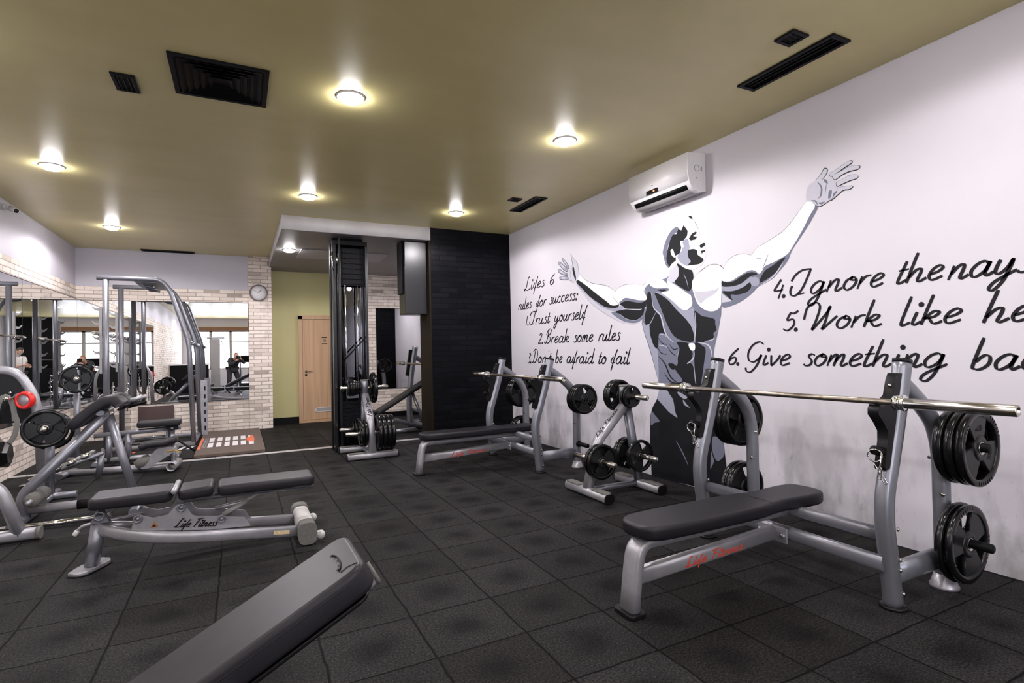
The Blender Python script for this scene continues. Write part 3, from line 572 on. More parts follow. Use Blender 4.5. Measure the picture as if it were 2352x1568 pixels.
k|p|1|0.0000|3.001,1.814;2.950,1.897;2.883,1.928;2.809,1.965;2.755,1.980;2.792,1.938;2.848,1.874;2.923,1.834
l|r|1|0.0114|2.987,1.793;2.905,1.825;2.839,1.873;2.783,1.937
m|p|1|0.0000|2.996,1.822;3.002,1.805;3.016,1.793;3.035,1.789;3.056,1.793;3.073,1.806;3.082,1.824;3.081,1.842;3.071,1.857;3.053,1.866;3.033,1.865;3.014,1.856;3.001,1.841
g|r|1|0.0074|2.907,2.030;2.933,1.977;2.968,1.916
m|r|1|0.0075|3.023,2.020;2.994,2.007;2.965,2.011
k|r|1|0.0035|3.354,1.981;3.313,2.037;3.236,2.073;3.142,2.074;3.066,2.049
k|r|1|0.0032|3.066,2.049;3.010,2.098;2.932,2.125;2.829,2.162;2.765,2.189;2.694,2.245;2.624,2.315;2.565,2.369
l|p|1|0.0000|2.569,2.370;2.568,2.439;2.549,2.479;2.496,2.502;2.456,2.531;2.428,2.567;2.406,2.553;2.414,2.522;2.442,2.493;2.411,2.499;2.388,2.522;2.351,2.510;2.339,2.434;2.330,2.373;2.364,2.339;2.409,2.321;2.464,2.302;2.506,2.320;2.533,2.353
k|r|1|0.0060|2.496,2.502;2.456,2.531;2.428,2.567;2.406,2.553;2.414,2.522;2.450,2.488
g|r|1|0.0135|2.481,2.483;2.453,2.437;2.460,2.379;2.479,2.365
g|r|1|0.0106|2.533,2.361;2.501,2.349;2.486,2.319
g|p|1|0.0000|2.434,2.491;2.412,2.477;2.404,2.451;2.427,2.467
g|p|1|0.0000|2.399,2.392;2.377,2.394;2.386,2.350;2.405,2.341
g|p|1|0.0000|2.367,2.369;2.340,2.383;2.349,2.357;2.367,2.347
g|r|1|0.0059|2.413,2.455;2.422,2.413;2.427,2.378
g|r|1|0.0149|2.478,2.331;2.455,2.322;2.432,2.327
k|r|1|0.0052|2.506,2.320;2.464,2.302;2.409,2.321;2.364,2.339
l|p|1|0.0000|2.395,2.524;2.358,2.527;2.299,2.549;2.255,2.563;2.231,2.559;2.235,2.542;2.278,2.528;2.336,2.506;2.381,2.494
k|r|1|0.0065|2.255,2.563;2.231,2.559;2.235,2.542;2.278,2.528;2.336,2.506;2.381,2.494;2.395,2.524
g|r|1|0.0029|2.395,2.524;2.358,2.527;2.299,2.549;2.255,2.563
l|p|1|0.0000|2.374,2.495;2.336,2.506;2.300,2.513;2.243,2.524;2.194,2.515;2.178,2.503;2.195,2.487;2.251,2.490;2.301,2.481;2.352,2.463
k|r|1|0.0064|2.194,2.515;2.178,2.503;2.195,2.487;2.251,2.490;2.301,2.481;2.352,2.463;2.374,2.495
g|r|1|0.0029|2.374,2.495;2.336,2.506;2.300,2.513;2.243,2.524;2.194,2.515
l|p|1|0.0000|2.346,2.443;2.287,2.455;2.259,2.464;2.210,2.457;2.190,2.440;2.204,2.427;2.246,2.425;2.296,2.418;2.339,2.412
k|r|1|0.0064|2.190,2.440;2.204,2.427;2.246,2.425;2.296,2.418;2.339,2.412;2.346,2.443
g|r|1|0.0029|2.346,2.443;2.287,2.455;2.259,2.464;2.210,2.457;2.190,2.440
l|p|1|0.0000|2.341,2.376;2.333,2.399;2.289,2.398;2.240,2.390;2.230,2.378;2.255,2.367;2.297,2.372;2.342,2.347;2.387,2.323
k|r|1|0.0065|2.240,2.390;2.230,2.378;2.255,2.367;2.297,2.372;2.342,2.347;2.387,2.323;2.341,2.376
g|r|1|0.0029|2.341,2.376;2.333,2.399;2.289,2.398;2.240,2.390
m|p|1|0.0000|4.231,0.961;4.077,0.869;4.011,0.795;3.963,0.630;4.071,0.668;4.210,0.741;4.240,0.789;4.205,0.882
k|p|1|0.0000|4.056,0.890;3.659,0.966;3.508,0.946;3.502,0.795;3.515,0.741;3.845,0.656;3.963,0.635;4.011,0.795
k|p|0|0.0000|4.237,0.789;4.071,0.668;3.964,0.625;3.843,0.713;3.666,0.783;3.514,0.786;3.463,0.613;3.413,0.479;3.385,0.275;3.369,0.036;3.743,0.009;4.349,-0.008;4.358,0.359;4.346,0.607;4.312,0.692
g|p|1|0.0000|4.329,0.650;4.273,0.619;4.209,0.565;4.284,0.542;4.340,0.514
m|p|1|0.0000|3.941,0.877;3.825,0.836;3.862,0.813;3.933,0.847
m|p|1|0.0000|3.878,0.805;3.828,0.761;3.791,0.736;3.864,0.756
g|r|1|0.0152|3.985,0.400;3.909,0.306;3.836,0.195
g|p|1|0.0000|3.524,0.500;3.424,0.478;3.404,0.359;3.486,0.291;3.537,0.382
g|p|0|0.0000|3.551,0.371;3.515,0.283;3.567,0.198
'''
# ------------------------------------------------------------------ ceiling fixtures
def downlight(x, y, z, label):
    t = thing('ceiling_downlight', label, 'light', (x, y, z), 0, 'round ceiling downlights')
    MB().lathe([(.098, 0), (.100, -.004), (.092, -.010), (.078, -.010), (.076, 0)], (0, 0, 0), (0, 0, 1), 32, True).build('trim_ring', M['white'], t)
    MB().lathe([(.077, -.002), (.076, -.018), (.066, -.032), (.040, -.040), (0, -.042)], (0, 0, 0), (0, 0, 1), 32).build('light_diffuser', M['lamp_glow'], t)  # dome shaped to bulge down so its glow lays a halo on the ceiling
    return t
LL = {0: 'ceiling downlight at the left edge beside the small square vent', 1: 'ceiling downlight nearest the left wall camera', 2: 'ceiling downlight above the squat rack',
      3: 'large bright ceiling downlight beside the big square vent', 4: 'ceiling downlight just in front of the white soffit', 5: 'ceiling downlight nearest the white air conditioner',
      6: 'ceiling downlight in front of the black brick partition', 7: 'downlight under the grey soffit by the door', 8: 'downlight under the soffit behind the black partition'}
for i, (x, y, z) in enumerate(LAMPS):
    if i < 9: downlight(x, y, z - (.005 if i in (7, 8) else 0), LL[i])
    else: downlight(x, y, z, 'ceiling downlight behind the photographer, seen only in the mirrors')
    lamp_light(x, y, z - (.01 if i in (7, 8) else 0), LAMP_W*(.62 if i in (7, 8) else 1.0 if i < 9 else .55))
def slot_vent(x0, x1, y0, y1, label, blades, name='slot_vent', group=None):
    t = thing(name, label, 'vent', ((x0+x1)/2, (y0+y1)/2, ZC), 0, group); a, b = (x1-x0)/2, (y1-y0)/2; k = min(.028, a*.35, b*.35)
    f = MB(); f.bx(-a, a, -b, -b+k, -.012, 0, .003).bx(-a, a, b-k, b, -.012, 0, .003).bx(-a, -a+k, -b+k, b-k, -.012, 0, .003).bx(a-k, a, -b+k, b-k, -.012, 0, .003)
    f.build('vent_frame', M['matte_black'], t)
    g = MB(); g.bx(-a+k, a-k, -b+k, b-k, -.003, -.001); g.build('vent_backing', M['matte_black'], t)
    s = MB()
    for i in range(blades):
        u = -1+2*(i+.5)/blades
        if a < b: s.box((u*(a-k), 0, -.006), (.003, 2*(b-k), .012), Matrix.Rotation(R(35), 3, 'Y'))
        else: s.box((0, u*(b-k), -.006), (2*(a-k), .003, .012), Matrix.Rotation(R(35), 3, 'X'))
    s.build('vent_slats', M['matte_black'], t); return t
slot_vent(3.117, 3.285, 1.925, 2.613, 'long black slot vent in the ceiling above the near bench press rack', 3)
slot_vent(2.862, 3.0, 1.995, 2.127, 'small square black vent beside the long slot vent above the mural wall', 3, 'square_vent')
slot_vent(3.135, 3.300, 5.515, 6.20, 'distant black slot vent in the ceiling before the black brick partition', 3)
slot_vent(2.90, 3.038, 5.655, 5.79, 'small square black vent beside the distant slot vent', 3, 'square_vent')
slot_vent(-1.44, -.67, 10.66, 10.83, 'black slot vent in the ceiling at the far grey wall', 3)
slot_vent(-.715, -.582, 4.136, 4.388, 'small black vent left of the big square ceiling grille', 3, 'square_vent')
t = thing('ceiling_grille', 'large square black ceiling grille with stepped concentric louvres', 'vent', (-.088, 3.995, ZC))
f = MB(); a, b = .279, .275
def ringf(m, a, b, k, z0, z1):
    m.bx(-a, a, -b, -b+k, z0, z1).bx(-a, a, b-k, b, z0, z1).bx(-a, -a+k, -b+k, b-k, z0, z1).bx(a-k, a, -b+k, b-k, z0, z1); return m
ringf(f, a, b, .030, -.014, 0); f.build('vent_frame', M['matte_black'], t)
MB().bx(-a+.03, a-.03, -b+.03, b-.03, -.003, -.001).build('vent_backing', M['matte_black'], t)
for i in range(5):
    s = .235-.042*i; m = MB()
    for sx, sy in ((1, 0), (-1, 0), (0, 1), (0, -1)):
        if sx: m.prism([(-s, 0), (s, 0), (s-.028, .030), (-s+.028, .030)], .003, frame_m((sx*s, 0, -.018), (0, 1, 0), (-sx, 0, .5)))
        else: m.prism([(-s, 0), (s, 0), (s-.028, .030), (-s+.028, .030)], .003, frame_m((0, sy*s, -.018), (1, 0, 0), (0, -sy, .5)))
    m.build('louvre', M['matte_black'], t)
# ------------------------------------------------------------------ air conditioner
ac = thing('air_conditioner', 'white wall mounted air conditioner above the painted man', 'air conditioner', (XR, 3.93, 2.70))
pr = [(0, 0), (-.10, -.012), (-.165, .012), (-.205, .075), (-.222, .17), (-.215, .33), (-.06, .345), (0, .345)]   # x,z
Lh = .405
m_ = frame_m((0, Lh, 0), (1, 0, 0), (0, 0, 1))
MB().prism(pr, 2*Lh, m_, .006, 2).build('housing', M['white'], ac)
fp = [(-.2065, .080), (-.226, .17), (-.219, .325), (-.214, .325), (-.220, .17), (-.2005, .080)]
MB().prism(fp, 2*Lh-.02, frame_m((0, Lh-.01, 0), (1, 0, 0), (0, 0, 1))).build('front_panel', M['white'], ac)
MB().prism([(-.196, .052), (-.172, .012), (-.168, .016), (-.190, .054)], 2*Lh-.10, frame_m((0, Lh-.05, 0), (1, 0, 0), (0, 0, 1))).build('air_outlet', M['matte_black'], ac)
MB().prism([(-.165, .008), (-.10, -.016), (-.05, -.016), (-.05, -.010), (-.10, -.010), (-.16, .014)], 2*Lh-.10, frame_m((0, Lh-.05, 0), (1, 0, 0), (0, 0, 1))).build('louvre_flap', M['shelf'], ac)
dsp = MB(); dsp.box((-.217, .062, .105), (.006, .16, .038)); dp = dsp.build('display', M['gloss_black'], ac)
MB().box((-.2205, .035, .105), (.002, .022, .012)).build('display_light', M['red_led'], dp)
MB().box((-.2245, .06, .160), (.002, .035, .006)).build('maker_badge', M['grey_print'], ac)
e_ = MB(); e_.lathe([(.030, 0), (.030, .0015), (.026, .0015), (.026, 0)], (-.11, -Lh, .20), (0, -1, 0), 20, True)
e_.build('side_emblem', M['grey_print'], ac)
MB().box((-.055, -Lh-.001, .20), (.012, .002, .04)).build('side_slot', M['grey_print'], ac)
MB().box((-.12, -Lh-.001, .11), (.01, .002, .012)).build('screw_cover', M['grey_print'], ac)
# ------------------------------------------------------------------ clock and camera on walls
ck = thing('wall_clock', 'round white wall clock on the white brick pillar', 'clock', (.322, YF-.07, 2.457))
MB().lathe([(.150, 0), (.150, .03), (.140, .038), (.130, .030), (.130, 0)], (0, 0, 0), (0, -1, 0), 40, True).build('clock_rim', simple('clock_rim', (.16, .13, .12), .4), ck)
MB().lathe([(.131, 0), (.131, .018), (0, .018)], (0, 0, 0), (0, -1, 0), 40).build('clock_face', M['white'], ck)
hm = MB()
for ang, ln, w in ((R(35), .060, .008), (R(-62), .090, .005)):
    hm.box((math.sin(ang)*ln/2, -.021, math.cos(ang)*ln/2), (w, .003, ln), Matrix.Rotation(ang, 3, 'Y'))
hm.build('clock_hands', M['ink'], ck)
tk = MB()
for i in range(12): tk.box((math.sin(i*PI/6)*.112, -.0195, math.cos(i*PI/6)*.112), (.004, .002, .016), Matrix.Rotation(i*PI/6, 3, 'Y'))
tk.build('hour_marks', M['grey_print'], ck)
sc_ = thing('security_camera', 'small white security camera at the left wall just under the ceiling', 'camera', (XL, 7.92, 3.035))
MB().cyl((0, 0, 0), (.02, 0, 0), .035).tube([(.02, 0, 0), (.05, 0, -.005), (.07, 0, -.015)], .012).build('bracket', M['offwhite'], sc_)
MB().cyl((.05, .03, -.005), (.13, -.08, -.05), .032, 20, .006).build('camera_body', M['offwhite'], sc_)
MB().cyl((.128, -.077, -.049), (.135, -.0865, -.053), .022, 16).build('lens', M['gloss_black'], sc_)
# ------------------------------------------------------------------ hung box by the partition
hb = thing('duct_box', 'tall black box hung under the soffit beside the black brick partition', 'box', (2.295, 7.77, 1.87))
MB().bx(-.160, .165, -.16, .16, 0, 1.057, .006).build('box_body', simple('satin_black_panel', (.014, .014, .016), .30, spec=.35), hb)
MB().bx(-.185, -.160, -.10, .16, .30, 1.057, .004).build('side_panel', M['matte_black'], hb)
MB().bx(-.163, .168, -.166, -.158, .0, .012).build('bottom_lip', M['black'], hb)
# ------------------------------------------------------------------ mural and lettering
mural_rows = MURAL.strip().split('\n'); mb = MB(); mats = [M['mural_'+k] for k in 'wlmgk']
for i, row in enumerate(mural_rows):
    c, k, sm, w, pp = row.split('|'); w = float(w)
    pts = [Vector((XR, *[float(q) for q in p.split(',')])) for p in pp.split(';')]
    mb.mi = 'wlmgk'.index(c); x = XR-.0010-.00002*i
    if k == 'p':
        if sm == '1': pts = catmull(pts, 4, True)
        vs = [mb.bm.verts.new((x, p.y, p.z)) for p in pts]
        for tri in tessellate_polygon([[Vector((p.y, p.z, 0)) for p in pts]]): mb.face([vs[q] for q in tri])
    else:
        cv = catmull(pts, 5); L = len(cv)
        for j in range(L-1):
            def side(q):
                t = (cv[min(q+1, L-1)]-cv[max(q-1, 0)]).normalized(); n = Vector((0, -t.z, t.y)); s = w*.5*(.25+.75*math.sin(PI*min(max(q/(L-1), .08), .92)))
                return cv[q]+n*s, cv[q]-n*s
            a0, a1 = side(j); b0, b1 = side(j+1)
            mb.flat([Vector((x, v.y, v.z)) for v in (a0, b0, b1, a1)])
for f in mb.bm.faces:
    f.smooth = False; f.normal_update()
    if f.normal.x > 0: f.normal_flip()
o = mb.build('wall_mural', mats, recalc=False)
tag(o, 'painted black and white muscular man with spread arms on the white wall', 'mural')
def wall_text(words, label):
    t = thing('wall_lettering', label, 'lettering', (XR, words[0][1], words[0][3]), 0, 'painted rules on the mural wall')
    for w, y0, y1, z in words:
        m = MB(); write(m, w, frame_m((-.0010, y0-words[0][1], z-words[0][3]), (0, -1, 0), (0, 0, 1)), y0-y1, .086, .0195, nib=.52, thick=.0006)
        m.build('painted_word', M['ink'], t, None, False)
    return t
wall_text([('Lifes', 7.03, 6.44, 2.188), ('6', 6.31, 6.195, 2.188)], 'black painted line reading Lifes 6 on the white wall')
wall_text([('rules', 7.245, 6.83, 1.92), ('for', 6.70, 6.41, 1.92), ('success:', 6.325, 5.64, 1.928)], 'black painted line reading rules for success on the white wall')
wall_text([('1.', 7.02, 6.92, 1.677), ('Trust', 6.91, 6.32, 1.677), ('yourself', 6.205, 5.47, 1.68)], 'black painted line reading 1. Trust yourself on the white wall')
wall_text([('2.', 6.65, 6.51, 1.40), ('Break', 6.46, 5.85, 1.399), ('some', 5.75, 5.33, 1.397), ('rules', 5.222, 4.815, 1.396)], 'black painted line reading 2. Break some rules on the white wall')
wall_text([('3.', 6.98, 6.86, 1.126), ("Don't", 6.84, 6.31, 1.130), ('be', 6.205, 6.035, 1.134), ('afraid', 5.93, 5.33, 1.132), ('to', 5.24, 5.08, 1.132), ('fail', 5.0, 4.66, 1.134)], "black painted line reading 3. Don't be afraid to fail")
wall_text([('4.', 2.879, 2.76, 1.677), ('Ignore', 2.745, 2.06, 1.676), ('the', 1.99, 1.725, 1.678), ('nays', 1.70, 1.31, 1.668)], 'black painted line reading 4. Ignore the nays, at the wall edge')
wall_text([('5.', 2.807, 2.66, 1.413), ('Work', 2.61, 2.08, 1.412), ('like', 1.976, 1.64, 1.410), ('he', 1.538, 1.329, 1.403)], 'black painted line reading 5. Work like he, cut by the frame')
wall_text([('6.', 3.344, 3.205, 1.146), ('Give', 3.165, 2.75, 1.145), ('something', 2.642, 1.72, 1.147), ('bac', 1.604, 1.299, 1.140)], 'black painted line reading 6. Give something bac, behind the near rack')
# ------------------------------------------------------------------ weight plates
def rim_mb():
    return MB().lathe([(.178, -.016), (.183, -.006), (.185, .004), (.184, .018), (.178, .0225), (.158, .0225), (.150, .016), (.148, 0), (.150, -.016), (.158, -.0225), (.172, -.0225)], (0, 0, 0), (0, 0, 1), 40, True)
def web_mb():
    m = MB()
    for k in range(3):
        c = PI/2+k*2*PI/3; o = []
        for i in range(9): a = c+R(-33+66*i/8); o.append((.152*math.cos(a), .152*math.sin(a)))
        for i in range(7): a = c+R(50-100*i/6); o.append((.058*math.cos(a), .058*math.sin(a)))
        for i in range(0): pass
        m.prism(o, .028, Matrix.Translation((0, 0, -.014)), .003, 1)
    m.lathe([(.062, -.016), (.062, .016), (.052, .0215), (.030, .0215), (.030, -.0215), (.052, -.0215)], (0, 0, 0), (0, 0, 1), 28, True)
    return m
def grip_mb():
    m = MB()
    for k in range(3):
        for i in range(7):
            a = PI/2+PI/3+k*2*PI/3+R(-21+7*i); m.box((.168*math.cos(a), .168*math.sin(a), .0225), (.016, .0045, .004), Matrix.Rotation(a, 3, 'Z'))
    return m
RIM, WEB, GRIP, HUB = rim_mb(), web_mb(), grip_mb(), MB().lathe([(.031, -.020), (.031, .0222), (.0262, .0222), (.0262, -.020)], (0, 0, 0), (0, 0, 1), 24, True)
def mesh_of(mb, name, mat):
    o = mb.build(name, mat); me = o.data; bpy.data.objects.remove(o); return me
PM = {'rim': mesh_of(RIM, 'rim', M['rubber']), 'web': mesh_of(WEB, 'web', M['plate_face']), 'grip_ridges': mesh_of(GRIP, 'grip_ridges', M['rubber']), 'hub_ring': mesh_of(HUB, 'hub_ring', M['steel'])}
def plate(pos, axis, r, thick, label, group, spin=0.0):
    t = thing('weight_plate', label, 'weight plate', pos, 0, group)
    q = Vector((0, 0, 1)).rotation_difference(Vector(axis)) @ Quaternion((0, 0, 1), spin); t.rotation_mode = 'QUATERNION'; t.rotation_quaternion = q
    t.scale = (r/.185, r/.185, thick/.045)
    for n, me in PM.items():
        o = bpy.data.objects.new(n, me); COL.objects.link(o); o.parent = t
    return t
ORD = ['outermost', 'second outermost', 'third outermost', 'fourth outermost', 'fifth outermost']
def plate_row(base, direction, specs, where, group, gap=.004, noun='plate'):
    """plates pushed on a peg from its root at base outwards; specs = [(radius, thickness)] from root to tip"""
    d = Vector(direction).normalized(); p = Vector(base); n = len(specs); res = []
    for i, (r_, th) in enumerate(specs):
        c = p+d*(th/2); k = n-1-i
        w = ('single %s %s' % (noun, where)) if n == 1 else ('%s %s %s' % ('innermost' if i == 0 else ORD[k], noun, where))
        # plates hang on the peg: the hole (radius .0262 scaled) rests on the peg (radius .024)
        q = c - Vector((0, 0, max(0.0, .0262*r_/.185-.0235)))
        res.append(plate(q, d, r_, th, w, group, random.uniform(0, 2*PI))); p += d*(th+gap)
    return res
# ------------------------------------------------------------------ olympic bench press racks
def pad_mb(outline, d, m, bev=.018, crown=.004):
    """upholstered pad: outline in local xy, thickness d along local z, rounded edges of radius bev"""
    b = MB(); P = [Vector((x, y, 0)) for x, y in outline]; L = len(P)
    if sum(P[i].x*P[(i+1) % L].y-P[(i+1) % L].x*P[i].y for i in range(L)) < 0: P.reverse()
    nr = []
    for i in range(L):
        e = (P[(i+1) % L]-P[i]).normalized()+(P[i]-P[i-1]).normalized(); e.normalize(); nr.append(Vector((-e.y, e.x, 0)))
    c = sum(P, Vector())/L; rings = []
    prof = [(bev*.8, 0)]+[(bev*(1-math.cos(a)), bev*(1-math.sin(a))) for a in (R(50), R(25), 0)]
    prof += [(bev*(1-math.cos(a)), d-bev*(1-math.sin(a))) for a in (0, R(18), R(36), R(54), R(72), R(90))]
    for ins, z in prof: rings.append([b.bm.verts.new(m @ (P[i]+nr[i]*ins+Vector((0, 0, z)))) for i in range(L)])
    for A_, B_ in zip(rings, rings[1:]):
        for j in range(L): b.face((A_[j], A_[(j+1) % L], B_[(j+1) % L], B_[j]))
    for r_ in (rings[0][::-1], rings[-1]):
        f = b.face(r_); f.smooth = False
    return b
def round_poly(pts, r, n=6):
    o = []; L = len(pts)
    for i in range(L):
        a, b, c = Vector(pts[i-1]), Vector(pts[i]), Vector(pts[(i+1) % L]); rr = r[i] if isinstance(r, (list, tuple)) else r
        u, v = (a-b), (c-b); dd = min(rr, u.length*.49, v.length*.49); p, q = b+u.normalized()*dd, b+v.normalized()*dd
        for k in range(n+1): t = k/n; w = p*(1-t)**2+b*2*t*(1-t)+q*t*t; o.append((w.x, w.y))
    return o
BX = 2.5; HS = .595
def olympic_bench(cy, label):
    t = thing('bench_press_rack', label, 'weight bench', (BX, cy, 0), 0, 'bench press racks along the mural wall')
    P = lambda x, y, z: Vector((x-BX, y, z))
    # front leg, curving into the seat beam
    MB().sweep(fillet([P(1.70, -.015, .012), P(1.722, -.015, .20), P(1.752, -.015, .340), P(1.93, -.015, .340), P(2.86, -.015, .345)], .12, 10), oval(.030, .056, 20, 3.5), (1, 0, 0)).build('front_leg', M['silver_light'], t)
    MB().prism(round_poly([(-.052, -.074), (.052, -.074), (.052, .074), (-.052, .074)], .03), .022, Matrix.Translation(P(1.70, -.015, 0)), .004, 2).build('rubber_foot', M['black'], t)
    sp = MB().sweep([P(1.74, 0, .165), P(2.78, 0, .215)], oval(.042, .028, 22, 3.2), (0, 0, 1)).build('spine_tube', M['silver_light'], t)
    ax = (P(2.78, 0, .215)-P(1.74, 0, .165)).normalized()
    fr = frame_m(P(2.06, -.0285, .165+.32*.0481-.022), ax, Vector((0, .05, 1)))
    wm = MB(); write(wm, 'Life Fitness', fr, .42, .022, .0085, .35, .6, .0012); wm.build('maker_lettering', M['red'], sp, None, False)
    # padded seat
    o = [(1.715, -.03), (1.73, -.085), (1.785, -.125), (1.92, -.140), (2.20, -.143), (2.48, -.140), (2.62, -.122), (2.71, -.113), (2.84, -.124), (2.98, -.128), (3.06, -.10), (3.085, -.04)]
    o = o+[(x, -y) for x, y in o[::-1]]
    o = catmull([(x-BX, y-.02, 0) for x, y in o], 4, True); o = [(v.x, v.y) for v in o]
    se = pad_mb(o, .070, Matrix.Translation((0, 0, .372)), .020, .002).build('seat_pad', M['vinyl'], t)
    sm = MB(); sm.tube([P(2.60, -.145, .425), P(2.60, -.134, .4405), P(2.60, -.02, .4435), P(2.60, .094, .4405), P(2.60, .105, .425)], .0022, 6); sm.build('seam', M['black'], se)
    MB().bx(2.15-BX, 2.95-BX, -.07, .03, .362, .373).build('seat_plate', M['silver'], t)
    # cross bars
    for x, z, hh in ((2.80, .225, .038), (2.84, .352, .034)):
        MB().sweep([P(x, -HS, z), P(x, HS, z)], oval(.026, hh, 18, 2.6), (1, 0, 0)).build('cross_bar', M['silver'], t)
    br = MB(); br.box(P(2.765, 0, .215), (.012, .19, .085), None, .003)
    for s in (-1, 1): br.cyl(P(2.76, .075*s, .215), P(2.748, .075*s, .215), .013, 8)
    br.build('bracket', M['silver_light'], t)
    MB().box(P(2.872, -.015, .352), (.008, .14, .07), None, .002).build('seat_bracket', M['silver_light'], t)
    for s in (-1, 1):
        y = HS*s
        up = [P(2.862, y, .015), P(2.84, y, .22), P(2.815, y, .40), P(2.822, y, .55), P(2.875, y, .72), P(2.945, y, .94), P(3.012, y, 1.205)]
        upc = catmull(up, 5)
        u = MB().sweep(upc, oval(.047, .040, 20, 2.2), (1, 0, 0)).build('upright', M['silver'], t)
        MB().sweep([P(3.010, y, 1.198), P(3.0145, y, 1.217)], oval(.048, .041, 20, 2.2), (1, 0, 0)).build('end_cap', M['black'], u)
        MB().lathe([(.060, 0), (.060, .012), (.050, .018)], P(2.862, y, 0), (0, 0, 1), 24).build('rubber_foot', M['black'], u)
        for z, dx in ((.395, -.012), (.245, .0), (.195, .0), (.075, .02)):
            q_ = P(2.835+dx, y, z); MB().lathe([(.011, 0), (.011, .007), (.006, .010), (0, .010)], q_+Vector((.025, -.036, 0)), (.35, -1, 0), 10).build('bolt', M['steel'], u)
        # rear post sweeping up and forward to the upright
        rp = [P(3.335, y, .02), P(3.338, y, .45), P(3.335, y, .70), P(3.285, y, .86), P(3.19, y, .96), P(3.08, y, 1.04), P(2.985, y, 1.10)]
        r_ = MB().sweep(catmull(rp, 5), oval(.043, .039, 20, 2.2), (1, 0, 0)).build('rear_post', M['silver'], t)
        MB().lathe([(.066, 0), (.066, .012), (.058, .025), (.044, .075)], P(3.335, y, 0), (0, 0, 1), 24).build('base_disc', M['silver_light'], r_)
        bt = MB(); bt.cyl(P(3.33, y-.043*-s, .68), P(3.33, y+.052*s*-1, .68), .010, 8).cyl(P(3.295, y-.03, .50), P(3.285, y-.03, .50), .01, 8); bt.build('bolt', M['steel'], r_)
        MB().sweep([P(2.85, y, .165), P(3.33, y, .165)], oval(.055, .030, 20, 2.4), (0, 0, 1)).build('base_beam', M['silver'], t)
        # black bar guard with hook and collar peg on the face of the upright
        def on(z, off):
            for a, b in zip(upc, upc[1:]):
                if a.z <= z <= b.z: k = (z-a.z)/(b.z-a.z); p = a+(b-a)*k; return (p.x-off, z)
        prof = [on(1.15, .036), on(1.15, .075), on(1.12, .088), on(1.04, .088), on(1.028, .120), on(1.006, .135), on(.987, .165), on(.992, .192), on(1.005, .203), on(.985, .212), on(.955, .205), on(.92, .150), on(.87, .098), on(.82, .088), on(.70, .085), on(.685, .075), on(.685, .034)]
        g = MB().prism(prof, .052, frame_m((0, y+.026, 0), (1, 0, 0), (0, 0, 1)), .004, 2).build('bar_guard', M['black'], t)
        sc = MB()
        for z in (1.09, .86):
            p = on(z, .0885); sc.cyl((p[0], y, z), (p[0]-.004, y, z), .009, 12)
        sc.build('screw', M['steel'], g)
        p = on(.765, .085); pg = MB().cyl((p[0]+.02, y, .765), (p[0]-.062, y, .785), .023, 18, .004).build('collar_peg', M['matte_black'], t)
        for zz, ln in ((.765, .165), (.265, .165)):
            h = MB(); h.cyl(P(3.335, y+.03*s, zz), P(3.335, y+.055*s, zz), .034, 20, .003).cyl(P(3.335, y+.05*s, zz), P(3.335, y+(.055+ln)*s, zz), .0235, 20, .006)
            h.build('plate_peg', M['matte_black'], t)
    return t
def barbell(x, yc, z, length, label):
    t = thing('barbell', label, 'barbell', (x, yc, z)); h = length/2; sl = .42
    MB().cyl((0, -h+sl, 0), (0, h-sl, 0), .0145, 18).build('shaft', M['knurl'], t)
    for s in (-1, 1):
        MB().lathe([(.025, 0), (.025, sl-.005), (.023, sl), (.015, sl), (.015, sl-.02), (0, sl-.02)], (0, s*(h-sl), 0), (0, s, 0), 24).build('sleeve', M['steel'], t)
        MB().lathe([(.024, -.035), (.034, -.034), (.034, -.012), (.030, -.010), (.030, -.002), (.038, 0), (.038, .010), (.025, .012)], (0, s*(h-sl), 0), (0, s, 0), 28).build('sleeve_collar', M['chrome'], t)
    return t
def spring_collar(pos, tilt, label):
    t = thing('spring_collar', label, 'collar', pos, tilt); m = MB(); pts = []
    for i in range(61):
        a = R(-70)+R(220+720)*i/60*1.0; pts.append((-.004-.016*i/60, .030*math.cos(a), .030*math.sin(a)))
    m.tube(pts, .0026, 8); m.build('coil', M['chrome'], t)
    for (e, dy, dz) in ((pts[0], -.050, -.105), (pts[-1], .010, -.125)):
        h = MB(); x, y, z = e; L = math.hypot(dy, dz); ny, nz = -dz/L*.006, dy/L*.006
        h.tube([(x, y, z), (x, y+dy*.5, z+dz*.5), (x, y+dy*.62+ny, z+dz*.62+nz), (x, y+dy+ny, z+dz+nz), (x, y+dy*1.04, z+dz*1.04), (x, y+dy-ny, z+dz-nz), (x, y+dy*.62-ny, z+dz*.62-nz), (x, y+dy*.55, z+dz*.55)], .0026, 8, .006)
        h.build('grip_handle', M['chrome'], t)
    return t
C1, C2 = 2.16, 5.66
olympic_bench(C1, 'silver bench press rack with black padded bench nearest the viewer by the mural')
olympic_bench(C2, 'silver bench press rack with black padded bench in front of the black brick wall')
barbell(2.765, C1-.025, 1.0195, 2.23, 'long steel barbell resting on the hooks of the near bench press rack')
barbell(2.765, C2-.15, 1.0195, 2.22, 'steel barbell resting on the bench press rack before the black brick wall')
spring_collar((2.752, C1-HS, .760), R(25), 'chrome spring collar hanging on the near upright of the near bench press rack')
spring_collar((2.752, C1+HS, .760), R(25), 'chrome spring collar hanging on the far upright of the near bench press rack')
G1, G2 = 'plates on the near bench press rack', 'plates on the far bench press rack'
pr_ = plate_row((3.335, C1-HS-.048, .765), (0, -1, 0), [(.195, .044), (.195, .044), (.195, .044)], 'on the near upper peg of the near bench press rack', G1)
pr_[-1].rotation_quaternion = Vector((0, 0, 1)).rotation_difference(Vector((0, -1, 0))) @ Quaternion((0, 0, 1), 0.12)
pt = pr_[-1]; lm = MB()
